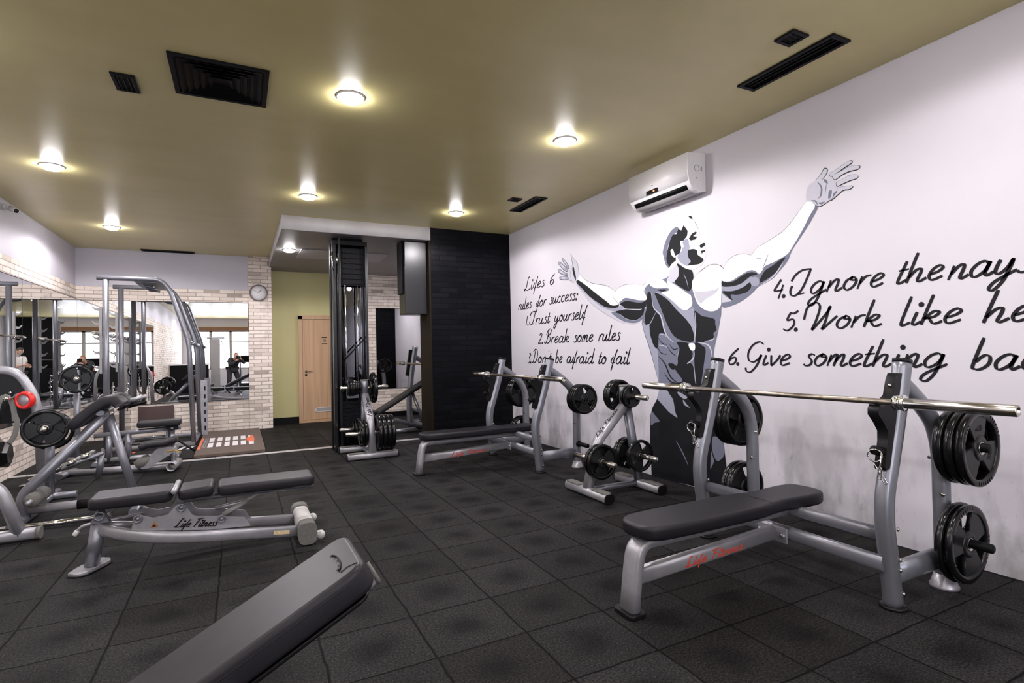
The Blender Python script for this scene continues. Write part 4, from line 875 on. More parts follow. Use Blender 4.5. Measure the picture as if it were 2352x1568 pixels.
for k, txt in ((0, '44LB'), (2, '20KG')):
    a = PI/2+k*2*PI/3; c = Vector((math.cos(a), math.sin(a), 0)); tx = Vector((c.y, -c.x, 0))
    w = .058; fr = frame_m(c*.085-tx*(w/2)+Vector((0, 0, .0152)), tx, c); write(lm, txt, fr, w, .010, .0045, 0.0, .8, .001)
lm.lathe([(.013, 0), (.013, .001), (.0115, .001), (.0115, 0)], (.095*math.cos(PI/2+4*PI/3), .095*math.sin(PI/2+4*PI/3), .0142), (0, 0, 1), 20, True)
lm.build('weight_lettering', M['ink'], pt, None, False)
plate_row((3.335, C1-HS-.048, .265), (0, -1, 0), [(.205, .038), (.20, .036)], 'on the near lower peg of the near bench press rack', G1)
plate_row((3.335, C1+HS+.048, .765), (0, 1, 0), [(.20, .045), (.20, .045), (.20, .045)], 'on the far upper peg of the near bench press rack', G1)
plate_row((3.335, C1+HS+.048, .265), (0, 1, 0), [(.185, .045), (.185, .045)], 'on the far lower peg of the near bench press rack', G1)
plate_row((3.335, C2-HS-.048, .765), (0, -1, 0), [(.162, .032)]*4, 'on the near upper peg of the bench rack before the black wall', G2, .003)
plate_row((3.335, C2+HS+.048, .765), (0, 1, 0), [(.20, .045)]*3, 'on the far upper peg of the bench rack before the black wall', G2)
plate_row((3.335, C2+HS+.048, .265), (0, 1, 0), [(.19, .045)]*2, 'on the far lower peg of the bench rack before the black wall', G2)
# ------------------------------------------------------------------ plate trees
def plate_tree(loc, rz, label):
    t = thing('plate_tree', label, 'plate rack', loc, rz, 'silver A frame plate trees')
    for x, nm in ((-.288, 1), (.288, 1)):
        f = MB().sweep([(x, -.31, .045), (x, .31, .045)], oval(.040, .048, 20, 2.6), (0, 0, 1)).build('foot', M['silver_light'], t)
        for s in (-1, 1):
            MB().prism(round_poly([(-.036, .09), (.036, .09), (.036, .30), (-.036, .30)], .018), .010, Matrix.Translation((x, 0 if s > 0 else 0, .079)) @ Matrix.Diagonal((1, s, 1, 1)), .003, 2).build('foot_pad', M['foot_rubber'], f)
            MB().sweep([(x, s*.310, .045), (x, s*.322, .045)], oval(.041, .049, 20, 2.6), (0, 0, 1)).build('end_cap', M['black'], f)
    MB().sweep([(-.27, 0, .05), (.27, 0, .05)], oval(.026, .030, 16, 2.6), (0, 0, 1)).build('base_tube', M['silver'], t)
    lp = fillet([(-.288, 0, .07), (-.175, 0, .475), (.125, 0, .765)], .06, 6)
    lg = MB().sweep(lp, oval(.040, .050, 20, 2.8), (1, 0, .4)).build('front_leg', M['silver_light'], t)
    a = Vector((-.175, 0, .475)); b = Vector((.125, 0, .765)); ax = (b-a).normalized(); nn = Vector((-ax.z, 0, ax.x))
    fr = frame_m(a+ax*.02+nn*.0415+Vector((0, .018, 0)), ax, Vector((0, -1, 0)) if nn.cross(ax).y > 0 else Vector((0, 1, 0)))
    fr = frame_m(a+ax*.02+nn*.0412+Vector((0, -.022, 0)), ax, Vector((0, 1, 0)))
    w = MB(); write(w, 'Life Fitness', fr, .33, .025, .008, .3, .5, .001); w.build('maker_lettering', M['ink'], lg, None, False)
    MB().sweep([(.288, 0, .07), (.17, 0, .76)], oval(.040, .036, 20, 2.8), (1, 0, 0)).build('rear_leg', M['silver'], t)
    c = MB().lathe([(.052, 0), (.052, .215), (.050, .218)], (.148, 0, .735), (0, 0, 1), 28).build('top_block', M['silver'], t)
    MB().lathe([(.053, .215), (.053, .228), (.046, .234), (0, .234)], (.148, 0, .735), (0, 0, 1), 28).build('end_cap', M['foot_rubber'], c)
    for x, z in ((.148, .865), (-.215, .315), (.245, .315)):
        for s in (-1, 1):
            MB().cyl((x, s*.03, z), (x, s*.31, z), .0235, 20, .004).build('plate_peg', M['steel'], t)
    return t
def tree_pegs(loc, rz):
    c, s = math.cos(rz), math.sin(rz)
    def peg(x, z, side): return (loc[0]+x*c-side*.055*s, loc[1]+x*s+side*.055*c, z), (-side*s, side*c, 0)
    return peg
T2, A2 = (3.04, 4.02, 0), 0.0
plate_tree(T2, A2, 'silver A frame plate tree standing by the painted trousers of the mural'); pg = tree_pegs(T2, A2); GT = 'plates on the plate tree by the mural'
plate_row(*pg(.148, .865, 1), [(.15, .04), (.15, .04)], 'on the far top peg of the plate tree by the mural', GT)
plate_row(*pg(.148, .865, -1), [(.105, .03), (.10, .022)], 'on the near top peg of the plate tree by the mural', GT, .004, 'small plate')
plate_row(*pg(-.215, .315, -1), [(.155, .04), (.155, .04)], 'on the near front peg of the plate tree by the mural', GT)
plate_row(*pg(.245, .315, -1), [(.148, .04)], 'on the near rear peg of the plate tree by the mural', GT)
plate_row(*pg(.245, .315, 1), [(.15, .04), (.15, .04)], 'on the far rear peg of the plate tree by the mural', GT)
T1, A1 = (1.47, 7.12, 0), R(90)
plate_tree(T1, A1, 'silver A frame plate tree full of plates before the black cable tower'); pg = tree_pegs(T1, A1); GT = 'plates on the plate tree before the cable tower'
plate_row(*pg(.148, .865, 1), [(.09, .022), (.09, .022), (.10, .024), (.108, .03), (.108, .03), (.10, .024)], 'on the top left peg of the plate tree before the tower', GT, .003, 'small plate')
plate_row(*pg(.148, .865, -1), [(.11, .03), (.205, .048)], 'on the top right peg of the plate tree before the tower', GT)
plate_row(*pg(-.215, .315, 1), [(.165, .04), (.165, .04)], 'on the front left peg of the plate tree before the tower', GT)
plate_row(*pg(.245, .315, 1), [(.15, .035), (.12, .03), (.10, .025)], 'on the rear left peg of the plate tree before the tower', GT)
plate_row(*pg(-.215, .315, -1), [(.225, .05), (.225, .05), (.225, .05), (.225, .05)], 'on the front right peg of the plate tree before the tower', GT)
# ------------------------------------------------------------------ adjustable bench in the middle of the floor
AY = 4.22
ab = thing('adjustable_bench', 'flat set adjustable bench with three black pads lying left of centre', 'weight bench', (-.18, AY, 0))
A = lambda x, y, z: Vector((x+.18, y, z))
def pad3(x0, x1, z0, z1, hw, th, r_, mat, par, name, bev=.022):
    d = Vector((x1-x0, 0, z1-z0)); L = d.length; fr = frame_m(A(x0, 0, z0), d, (0, 1, 0))
    return pad_mb(round_poly([(0, -hw), (L, -hw), (L, hw), (0, hw)], r_, 8), th, fr, bev).build(name, mat, par)
pad3(-.835, -.395, .385, .385, .14, .072, .05, M['vinyl_worn'], ab, 'seat_pad')
pad3(-.362, -.160, .382, .392, .14, .068, .04, M['vinyl_worn'], ab, 'middle_pad')
pad3(-.140, .470, .380, .378, .14, .070, .05, M['vinyl_worn'], ab, 'back_pad')
MB().sweep([A(-.34, 0, .362), A(.47, 0, .358)], oval(.018, .035, 16, 3), (0, 0, 1)).build('pad_beam', M['silver'], ab)
lg = MB().sweep([A(-.835, 0, .03), A(-.795, 0, .29)], oval(.040, .050, 20, 2.4), (1, 0, 0)).build('front_leg', M['silver'], ab)
MB().prism(catmull_2d := [(p.x, p.y) for p in catmull([(-.055, -.10, 0), (-.02, -.13, 0), (.02, -.13, 0), (.055, -.08, 0), (.06, .08, 0), (.02, .13, 0), (-.02, .13, 0), (-.055, .10, 0)], 4, True)], .022, Matrix.Translation(A(-.84, 0, .004)) @ Matrix.Rotation(R(-24), 4, 'Z'), .006, 2).build('foot_plate', M['silver_light'], lg)
MB().prism([(x*1.06, y*1.04) for x, y in catmull_2d], .010, Matrix.Translation(A(-.84, 0, 0)) @ Matrix.Rotation(R(-24), 4, 'Z')).build('rubber_foot', M['black'], lg)
pv = MB(); pv.lathe([(.030, -.065), (.030, .065), (.020, .065), (.020, -.065)], A(-.785, 0, .335), (0, 1, 0), 24, True).prism([(-.05, -.045), (.05, -.045), (.028, 0), (-.028, 0)], .11, frame_m(A(-.785, .055, .335), (1, 0, 0), (0, 0, 1)))
pv.build('pivot_ring', M['silver'], ab)
for s in (-1, 1):
    MB().sweep(fillet([A(-.785, .03*s, .245), A(-.58, .115*s, .19), A(-.35, .135*s, .150), A(.36, .155*s, .082)], .12, 6), oval(.036, .022, 18, 3), (0, 0, 1)).build('rail', M['silver_light'], ab)
    pl = [(-.62, .225), (-.600, .305), (-.575, .325), (-.50, .292), (-.42, .300), (-.385, .345), (-.365, .358), (-.325, .352), (-.285, .275), (-.262, .265), (-.125, .245), (.02, .216), (.06, .15), (-.20, .165), (-.45, .205)]
    p_ = MB().prism([(x+.18, z) for x, z in pl], .008, frame_m((0, .098*s+.004, 0), (1, 0, 0), (0, 0, 1)), .002, 1).build('side_plate', M['silver_light'], ab)
    if s < 0:
        w = MB(); write(w, 'Life Fitness', frame_m(A(-.385, -.1045, .213), (1, 0, -.12), (0, 0, 1)), .235, .026, .0075, .5, .4, .001); w.build('maker_lettering', M['ink'], p_, None, False)
        w = MB(); w.prism([(-.022, 0), (.022, 0), (0, .038)], .001, frame_m(A(-.495, -.1048, .232), (1, 0, 0), (0, 0, 1))); ws = w.build('warning_sticker', M['warn'], p_)
        w = MB(); w.prism([(-.011, .005), (.011, .005), (.004, .016), (-.006, .018)], .0008, frame_m(A(-.495, -.106, .232), (1, 0, 0), (0, 0, 1))); w.build('warning_symbol', M['ink'], ws)
    for x, z in ((-.580, .300), (-.345, .335), (-.118, .228)):
        b = MB(); b.lathe([(.026, 0), (.026, .014), (.018, .018), (.018, .010), (.010, .010), (.010, .016), (0, .016)], A(x, .104*s, z), (0, s, 0), 20)
        b.build('pivot_bolt', M['silver'], ab)
st = MB().box(A(.245, -.165, .096), (.10, .002, .026), Matrix.Rotation(R(5.5), 3, 'Y')).build('serial_sticker', M['sticker'], ab); st.location.y -= .013
MB().tube([A(-.16, 0, .275), A(.03, 0, .300)], .014, 12).build('height_lever', M['silver_light'], ab)
gs = MB(); gs.cyl(A(-.11, 0, .225), A(.03, 0, .300), .018).cyl(A(.02, 0, .295), A(.125, 0, .355), .012); gs.build('gas_strut', M['shelf'], ab)
MB().tube([A(-.56, .02, .30), A(-.80, 0, .285), A(-.885, 0, .275), A(-.915, 0, .235)], .009, 12, .03).build('pull_handle', M['silver_light'], ab)
MB().cyl(A(-.905, 0, .25), A(-.922, 0, .222), .014, 14, .004).build('handle_grip', M['offwhite'], ab)
MB().cyl(A(-.383, -.155, .452), A(-.383, .155, .452), .017, 18, .004).build('roller_pin', M['silver_light'], ab)
fb_ = MB().sweep([A(.405, -.235, .085), A(.405, .315, .085)], oval(.068, .056, 24, 3), (0, 0, 1)).build('foot_block', M['offwhite'], ab)
for y0, y1 in ((-.265, -.15), (.23, .345)): MB().sweep([A(.405, y0, .085), A(.405, y1, .085)], oval(.074, .062, 24, 3), (0, 0, 1)).build('foot_cap', M['foot_rubber'], fb_)
for y in (-.19, .27):
    w = MB(); w.lathe([(.028, -.012), (.028, .012)], A(.497, y, .045), (0, 1, 0), 20).box(A(.472, y, .06), (.05, .034, .02)); w.build('transport_wheel', M['offwhite'], ab)
# ------------------------------------------------------------------ incline bench at the lower edge of the photograph
fb = thing('incline_bench', 'worn black incline bench pad rising from the lower edge of the photo', 'weight bench', (-.25, 1.56, 0))
F = lambda p: Vector(p)-Vector((-.25, 1.56, 0))
fa = Vector((-.885, -.006, -.4655)).normalized(); fbv = Vector((0, 1, 0)); fn = Vector((-.4655, 0, .885)); P0 = Vector((.272, 1.420, .762))
def fpt(u, v, w): return F(P0+fa*u+fbv*v+fn*w)
fm = frame_m(fpt(0, .14, -.074), fa, fbv)
if fm.col[2].xyz.dot(fn) < 0: fm = frame_m(fpt(0, .14, 0), fa, fbv)
pd = pad_mb(round_poly([(-.010, -.142), (.86, -.142), (.86, .142), (-.010, .142)], .055, 10), .076, fm, .017, .0005).build('back_pad', M['vinyl_worn'], fb)
tr = MB()
arc = [fpt(.058-.018*math.cos(R(-75+150*q/10)), .115-.062*math.sin(R(-75+150*q/10)), .0022) for q in range(11)]
tr.tube(arc, .0022, 6)
for q in range(1, 10, 2): tr.tube([arc[q], arc[q]+fa*.009+fbv*(.004 if q % 4 == 1 else -.004)], .0009, 5)
tr.tube([fpt(.004, .03, .001), fpt(.030, .045, .0012), fpt(.050, .040, .0012)], .0010, 5)
tr.build('vinyl_tear', M['ink'], pd)
sm = MB()
for v_ in (0.0,): sm.tube([fpt(.045, v_-.0005, -.024), fpt(.85, v_-.0005, -.024)], .0022, 6)
sm.build('seam', M['black'], pd)
MB().sweep([fpt(-.012, .14, -.098), fpt(.85, .14, -.098)], oval(.022, .045, 16, 3), tuple(fn)).build('pad_beam', M['silver_light'], fb)
MB().prism(round_poly([(0, -.125), (.80, -.125), (.80, .125), (0, .125)], .03), .010, frame_m(fpt(.02, .14, -.084), fa, fbv), .002, 1).build('pad_board', M['black'], fb)
MB().sweep([fpt(-.022, .14, -.098), fpt(-.010, .14, -.098)], oval(.024, .047, 16, 3), tuple(fn)).build('end_cap', M['foot_rubber'], fb)
e0 = fpt(.42, .14, -.10)
MB().sweep([e0, Vector((e0.x+.02, e0.y, .07))], oval(.03, .04, 16, 3), (1, 0, 0)).build('support_post', M['silver'], fb)
MB().sweep([Vector((-.55, e0.y, .055)), Vector((.28, e0.y, .055))], oval(.03, .035, 16, 3), (0, 0, 1)).build('base_rail', M['silver_light'], fb)
for x in (-.52, .27): MB().sweep([Vector((x, e0.y-.22, .03)), Vector((x, e0.y+.22, .03))], oval(.029, .04, 16, 3), (0, 0, 1)).build('foot', M['silver_light'], fb)
MB().prism(round_poly([(-.17, -.14), (.17, -.14), (.17, .14), (-.17, .14)], .05), .07, Matrix.Translation((-.66, e0.y, .36)) @ Matrix.Rotation(R(-8), 4, 'Y'), .022, 4).build('seat_pad', M['vinyl_worn'], fb)
MB().sweep([Vector((-.62, e0.y, .36)), Vector((-.50, e0.y, .07))], oval(.03, .04, 16, 3), (1, 0, 0)).build('seat_post', M['silver'], fb)
# ------------------------------------------------------------------ back extension bench
bx_ = thing('back_extension_bench', 'back extension bench with bent black hip pad on a leaning silver frame', 'exercise bench', (-1.2, 5.7, 0))
B = lambda x, y, z: Vector((x+1.2, y-5.7, z))
MB().sweep(fillet([B(-1.560, 5.7, .035), B(-1.585, 5.7, .215), B(-1.015, 5.7, .845)], .10, 8), oval(.040, .048, 20, 2.4), (1, 0, .2)).build('leaning_beam', M['silver'], bx_)
MB().sweep([B(-1.00, 5.7, .83), B(-.80, 5.7, .03)], oval(.032, .030, 18, 2.4), (1, 0, 0)).build('rear_leg', M['silver'], bx_)
for y, hw in ((5.70, .135), (5.96, .09)):
    pth = catmull([B(-1.255, y, .745), B(-1.13, y, .865), B(-1.02, y, .950), B(-.945, y, .950), B(-.885, y, .880)], 6)
    n_ = len(pth); sc = [1.0 if 1 < i < n_-2 else (.93 if i in (1, n_-2) else .80) for i in range(n_)]
    MB().sweep(pth, oval(.043, hw, 26, 6), (-.6, 0, .8), True, sc).build('hip_pad', M['vinyl_worn'], bx_)
MB().sweep([B(-1.05, 5.62, .855), B(-1.05, 6.02, .855)], oval(.02, .03, 14, 3), (0, 0, 1)).build('pad_bracket', M['silver'], bx_)
for dz in (0, .045): MB().cyl(B(-.90, 5.90, .925-dz), B(-.76, 5.90, .965-dz), .020, 16, .005).build('hand_grip', M['silver_light'] if dz == 0 else M['black'], bx_)
MB().sweep([B(-1.56, 5.7, .10), B(-.80, 5.7, .10)], oval(.035, .03, 18, 2.6), (0, 0, 1)).build('base_tube', M['silver_light'], bx_)
MB().sweep([B(-1.22, 5.7, .10), B(-1.02, 5.7, .10)], oval(.041, .036, 18, 2.6), (0, 0, 1)).build('tube_sleeve', M['black'], bx_)
for i, (y, x) in enumerate(((5.60, -1.48), (5.80, -1.48))):
    MB().lathe([(.02, 0), (.052, .012), (.056, .07), (.052, .128), (.02, .14)], B(x, y-.07, .20), (0, 1, 0), 22).build('ankle_roller', M['foot_rubber'], bx_)
MB().cyl(B(-1.48, 5.46, .20), B(-1.48, 5.92, .20), .016).build('roller_axle', M['silver_light'], bx_)
MB().sweep([B(-1.66, 5.42, .035), B(-1.0, 5.42, .035)], circ(.022, 14), (0, 0, 1)).build('foot_tube', M['chrome'], bx_)
MB().sweep([B(-1.56, 5.40, .035), B(-1.56, 6.0, .035)], oval(.033, .035, 16, 3), (0, 0, 1)).build('front_foot', M['silver'], bx_)
MB().sweep([B(-.80, 5.45, .03), B(-.80, 5.95, .03)], oval(.029, .035, 16, 3), (0, 0, 1)).build('rear_foot', M['silver'], bx_)
# ------------------------------------------------------------------ squat rack
SX0, SX1, SY0, SY1 = -1.645, -.610, 9.20, 10.28
sr = thing('squat_rack', 'tall silver squat rack with bent rear tubes before the far mirror', 'squat rack', ((SX0+SX1)/2, (SY0+SY1)/2, .012))
cx, cyy = sr.location.x, sr.location.y
S = lambda x, y, z: Vector((x-cx, y-cyy, z))
for k, y in enumerate((SY0, SY1)):
    fp_ = fillet([S(SX0-.10, y, 2.425), S(-1.00, y, 2.425), S(-.885, y, 2.28), S(-.655+.02*k, y, 1.52), S(SX1+.02*k, y, .03)], .18, 8)
    MB().sweep(fp_, circ(.033, 18), (0, 1, 0)).build('bent_frame_tube', M['silver'], sr)
    MB().cyl(S(SX0, y, .03), S(SX0, y, 2.40), .037, 20).build('front_upright', M['silver'], sr)
    MB().sweep([S(SX0-.06, y, .045), S(SX1+.02, y, .045)], oval(.03, .036, 16, 3), (0, 0, 1)).build('base_rail', M['silver_light'], sr)
    gd = MB(); gd.bx(SX0-cx-.072, SX0-cx-.042, y-cyy-.025, y-cyy+.025, 1.10, 2.02, .004)
    g_ = gd.build('hook_strip', M['shelf'], sr)
    hk = MB()
    for i in range(5):
        z = 1.16+.20*i; hk.prism([(0, 0), (-.05, .015), (-.085, .06), (-.075, .068), (-.045, .038), (0, .05)], .02, frame_m(S(SX0-.070, y+.01, z), (1, 0, 0), (0, 0, 1)))
    hk.build('bar_hooks', M['shelf'], g_)
    pins = MB()
    for i in range(5): pins.cyl(S(SX0+.075, y-.05, .55+.09*i), S(SX0+.075, y+.05, .55+.09*i), .010, 8)
    pins.cyl(S(SX0+.075, y, .48), S(SX0+.075, y, .98), .006, 8); pins.build('storage_pins', M['chrome'], sr)
    if k == 0: continue
    pu = MB(); pu.bx(SX1-cx+.03, SX1-cx+.13, y-cyy-.02, y-cyy+.02, .02, .92, .003); po = pu.build('slotted_upright', M['silver_light'], sr)
    sl = MB()
    for i in range(6): sl.bx(SX1-cx+.085, SX1-cx+.105, y-cyy-.0212, y-cyy-.0195, .10+.13*i, .17+.13*i)
    sl.build('slots', M['matte_black'], po)
for x, z, r_ in ((-1.05, 2.425, .038), (SX1, 1.50, .030), (SX1, .05, .034)):
    MB().cyl(S(x, SY0, z), S(x, SY1, z), r_, 16).build('cross_tube', M['silver'], sr)
hb_ = MB()
for y in (9.45, 9.75, 10.03): hb_.tube([S(-1.25, y, 2.42), S(-1.25, y, 2.36), S(-1.10, y, 2.34)], .017, 12, .03)
hb_.bx(-1.32-cx, -.98-cx, SY0+.03-cyy, SY1-.03-cyy, 2.385, 2.405)
hb_.build('pull_up_handles', M['silver'], sr)
bb = barbell(SX0-.092, (SY0+SY1)/2+.02, 1.665, 1.62, 'barbell resting on the hooks of the tall squat rack')
# ------------------------------------------------------------------ lifting platform
pf = thing('lifting_platform', 'low brown lifting platform with white squares and orange stripe by the pillar', 'platform', (-.12, 9.42, 0))
MB().bx(-.425, .425, -1.27, 1.24, 0, .038, .004).build('board', M['platform_wood'], pf)
q = MB()
for i in range(6):
    for j in range(2):
        x = -.30+.106*i; y = -.10 if j else -.66; q.bx(x, x+.066, y, y+.42, .0382, .0392)
q.build('white_squares', M['paper'], pf)
q = MB(); q.prism([(-.42, -.78), (-.385, -.78), (-.385, .40), (-.42, .40)], .001, Matrix.Translation((0, 0, .0384))); q.build('orange_stripe', M['orange'], pf)
q = MB(); q.bx(-.365, -.345, -.70, .35, .0382, .039); q.bx(-.335, -.322, -.70, .35, .0382, .039); q.build('grey_stripe', M['grey_print'], pf)
q = MB(); q.prism(catmull_q := [(p.x, p.y) for p in catmull([(.22, -.35, 0), (.30, -.40, 0), (.31, .05, 0), (.29, .30, 0), (.265, .35, 0), (.25, .10, 0), (.20, .0, 0)], 4, True)], .001, Matrix.Translation((0, 0, .0384))); q.build('orange_mark', M['orange'], pf)
# platform under the rack and red board at the wall
p2 = tag(MB().bx(-1.62, -.56, 8.15, 10.78, 0, .012, .003).build('rubber_platform', M['floor']), 'black rubber platform with white stripes under the squat rack', 'platform')
q = MB()
for i in range(4): q.prism([(0, 0), (.05, 0), (.11, .30), (.06, .30)], .0008, Matrix.Translation((-1.02+.11*i, 8.95, .0123)))
q.build('white_stripes', M['paper'], p2)
q = MB(); q.lathe([(.055, 0), (.055, .0009), (.03, .0009), (.03, 0)], (-1.35, 9.05, .0123), (0, 0, 1), 24, True); q.build('orange_mark', M['orange'], p2)
tag(MB().box((-1.255, 10.80, .36), (.50, .02, .30), Matrix.Rotation(R(-6), 3, 'X')).build('red_board', M['wood_dark']), 'dark red board leaning on the white brick below the far mirror', 'board')
bpy.data.objects['red_board'].location.z += 0
# ------------------------------------------------------------------ cable tower with black brick column behind
struct('wall_column', MB().bx(1.165, 1.585, 7.80, 8.10, 0, 2.931), M['bbrick'])
ct = thing('cable_tower', 'tall narrow black cable machine tower with weight stack and mirror', 'cable machine', (1.375, 7.66, 0))
def post(x, y, w, d, z1, nm='post', mt='gloss_black'): MB().bx(x-w/2, x+w/2, y-d/2, y+d/2, 0, z1, .004).build(nm, M[mt], ct)
post(-.215, -.02, .045, .10, 2.86); post(-.150, -.06, .030, .05, 2.90); post(.215, -.02, .032, .08, 2.80); post(-.235, .10, .03, .03, 2.84); post(.20, .09, .03, .03, 2.80)
MB().bx(-.225, .225, -.08, .12, 2.80, 2.86, .004).build('top_beam', M['matte_black'], ct)
MB().bx(-.14, .19, .125, .133, .78, 2.26).build('mirror_panel', M['dark_mirror'], ct)
lv = MB(); lv.bx(-.135, .19, .02, .035, 2.26, 2.78)
for i in range(7): lv.bx(-.135, .19, .010, .022, 2.275+.072*i, 2.335+.072*i, .003)
lv.build('top_shroud', M['matte_black'], ct)
wsx = MB()
for i in range(9): wsx.bx(-.13, .17, -.03, .08, .20+.052*i, .248+.052*i, .003)
wsx.build('weight_stack', M['matte_black'], ct)
gr_ = MB(); gr_.cyl((-.06, .025, .10), (-.06, .025, 2.75), .011, 10).cyl((.10, .025, .10), (.10, .025, 2.75), .011, 10); gr_.build('guide_rod', M['chrome'], ct)
MB().bx(-.06, .10, .0, .05, .70, .86, .004).build('carriage_plate', M['silver'], ct)
MB().tube([(-.145, -.055, 1.18), (.205, -.04, 1.55)], .010, 10).build('diagonal_brace', M['matte_black'], ct)
pl = MB(); pl.lathe([(.055, -.010), (.048, 0), (.055, .010)], (-.19, -.10, 2.58), (1, 0, 0), 22).tube([(-.245, -.09, 2.70), (-.255, -.12, 2.62), (-.25, -.13, 2.50), (-.235, -.10, 2.44)], .010, 10)
pl.build('top_pulley', M['chrome'], ct)
MB().bx(-.24, .24, -.12, .13, 0, .06, .006).build('base_plate', M['matte_black'], ct)
MB().tube([(-.19, -.155, 2.57), (-.185, -.12, 1.2), (-.185, -.12, .3)], .003, 6).build('cable', M['black'], ct)
# ------------------------------------------------------------------ incline press rack behind the partition
CY3 = 8.78
ib = thing('incline_press_rack', 'silver incline press rack half hidden behind the black brick partition', 'weight bench', (2.6, CY3, 0))
I = lambda x, y, z: Vector((x-2.6, y, z))
dv = Vector((.83, 0, .48)); fr = frame_m(I(1.93, 0, .30), dv, (0, 1, 0))
if fr.col[2].z < 0: fr = frame_m(I(1.93, 0, .30), dv, (0, -1, 0))
pad_mb(round_poly([(0, -.14), (1.05, -.14), (1.05, .14), (0, .14)], .05), .06, fr, .018).build('back_pad', M['vinyl'], ib)
pad_mb(round_poly([(-.16, -.15), (.16, -.15), (.16, .15), (-.16, .15)], .05), .06, Matrix.Translation(I(1.80, 0, .36)) @ Matrix.Rotation(R(8), 4, 'Y'), .018).build('seat_pad', M['vinyl'], ib)
MB().sweep([I(1.72, 0, .34), I(2.02, 0, .31), I(2.72, 0, .06)], oval(.03, .035, 16, 3), (0, 0, 1)).build('spine_tube', M['silver'], ib)
MB().sweep([I(1.72, 0, .35), I(1.64, 0, .02)], oval(.03, .05, 16, 3), (1, 0, 0)).build('front_leg', M['silver_light'], ib)
MB().sweep([I(2.55, 0, .66), I(2.78, 0, .05)], oval(.025, .03, 16, 3), (1, 0, 0)).build('pad_strut', M['silver'], ib)
for s in (-1, 1):
    y = .53*s
    MB().sweep(catmull([I(2.66, y, .02), I(2.655, y, .5), I(2.70, y, .95), I(2.78, y, 1.42)], 6), oval(.050, .042, 18, 2.4), (1, 0, 0)).build('upright', M['silver'], ib)
    MB().sweep(catmull([I(3.12, y, .02), I(3.12, y, .75), I(3.02, y, 1.05), I(2.75, y, 1.26)], 6), oval(.044, .04, 18, 2.4), (1, 0, 0)).build('rear_post', M['silver'], ib)
    MB().sweep([I(2.66, y, .10), I(3.12, y, .10)], oval(.05, .03, 18, 2.4), (0, 0, 1)).build('base_beam', M['silver'], ib)
    MB().box(I(2.655, y, 1.14), (.05, .05, .46), Matrix.Rotation(R(9), 3, 'Y'), .004).build('bar_guard', M['black'], ib)
    MB().cyl(I(3.12, y+.03*s, 1.02), I(3.12, y+.30*s, 1.02), .0235, 18, .004).build('plate_peg', M['matte_black'], ib)
for z in (.10, .32): MB().sweep([I(2.72, -.53, z), I(2.72, .53, z)], oval(.028, .034, 16, 2.6), (0, 0, 1)).build('cross_bar', M['silver'], ib)
MB().sweep([I(2.05, .05, .035), I(2.70, .05, .035)], oval(.03, .03, 12, 3), (0, 0, 1)).build('floor_rail', M['silver_light'], ib)
barbell(2.60, CY3, 1.13, 2.2, 'barbell on the incline press rack behind the black brick partition')
GI = 'plates on the incline press rack behind the partition'
plate_row((3.12, CY3+.58, 1.02), (0, 1, 0), [(.17, .04), (.17, .04)], 'on the far peg of the incline press rack behind the partition', GI)
plate_row((3.12, CY3-.58, 1.02), (0, -1, 0), [(.17, .04)], 'on the near peg of the incline press rack behind the partition', GI)
# ------------------------------------------------------------------ two benches by the strip at the left
b3 = thing('flat_bench', 'flat bench with black pad and long silver beam inside the squat rack area', 'weight bench', (-1.1, 8.35, 0))
D = lambda x, y, z: Vector((x+1.1, y-8.35, z))
pad_mb(round_poly([(-.24, -.13), (.24, -.13), (.24, .13), (-.24, .13)], .05), .075, Matrix.Translation(D(-.93, 8.35, .430)), .024).build('seat_pad', M['vinyl_worn'], b3)
MB().sweep([D(-1.62, 8.35, .360), D(-.70, 8.35, .395)], oval(.030, .035, 16, 3), (0, 0, 1)).build('beam', M['silver'], b3)
for x, zt in ((-1.47, .36), (-1.27, .37), (-.80, .38)): MB().cyl(D(x, 8.35, .02), D(x, 8.35, zt), .034, 18).build('leg', M['silver'], b3)
MB().box(D(-.79, 8.33, .40), (.13, .10, .05), None, .006).build('hinge_box', M['black'], b3)
bo = MB(); bo.lathe([(.016, 0), (.016, .008), (0, .008)], D(-.79, 8.28, .40), (0, -1, 0), 16); bo.build('bolt', M['chrome'], b3)
MB().sweep([D(-1.60, 8.35, .05), D(-.72, 8.35, .05)], oval(.028, .03, 16, 3), (0, 0, 1)).build('base_rail', M['silver_light'], b3)
for x in (-1.58, -.74): MB().sweep([D(x, 8.15, .03), D(x, 8.55, .03)], oval(.028, .03, 16, 3), (0, 0, 1)).build('foot', M['silver'], b3)
for z, y in ((.21, 8.46), (.27, 8.50)): MB().cyl(D(-1.25, y, z), D(-.78, y, z+.015), .012, 12).build('adjuster_rod', M['chrome'], b3)
MB().box(D(-1.25, 8.42, .24), (.05, .22, .03)).build('rod_bracket', M['silver'], b3)
MB().box(D(-.85, 8.42, .33), (.03, .22, .12)).build('rod_bracket', M['silver'], b3)
b4 = thing('sit_up_bench', 'low bench with curved black saddle seat just before the metal strip', 'exercise bench', (-.9, 7.48, 0))
E = lambda x, y, z: Vector((x+.9, y-7.48, z))
pth = catmull([E(-1.03, 7.48, .285), E(-.95, 7.48, .318), E(-.86, 7.48, .322), E(-.76, 7.48, .330), E(-.66, 7.48, .365)], 6)
n_ = len(pth); MB().sweep(pth, oval(.040, .125, 22, 3.5), (0, 0, 1), True, [(.55 if i in (0, n_-1) else .85 if i in (1, n_-2) else 1) for i in range(n_)]).build('seat_pad', M['vinyl_worn'], b4)
MB().prism(round_poly([(-1.04, .06), (-.93, .055), (-.64, .255), (-.72, .285), (-.86, .270)], .03), .008, frame_m(E(0, 7.40, 0), (1, 0, 0), (0, 0, 1))).build('side_plate', M['silver_light'], b4)
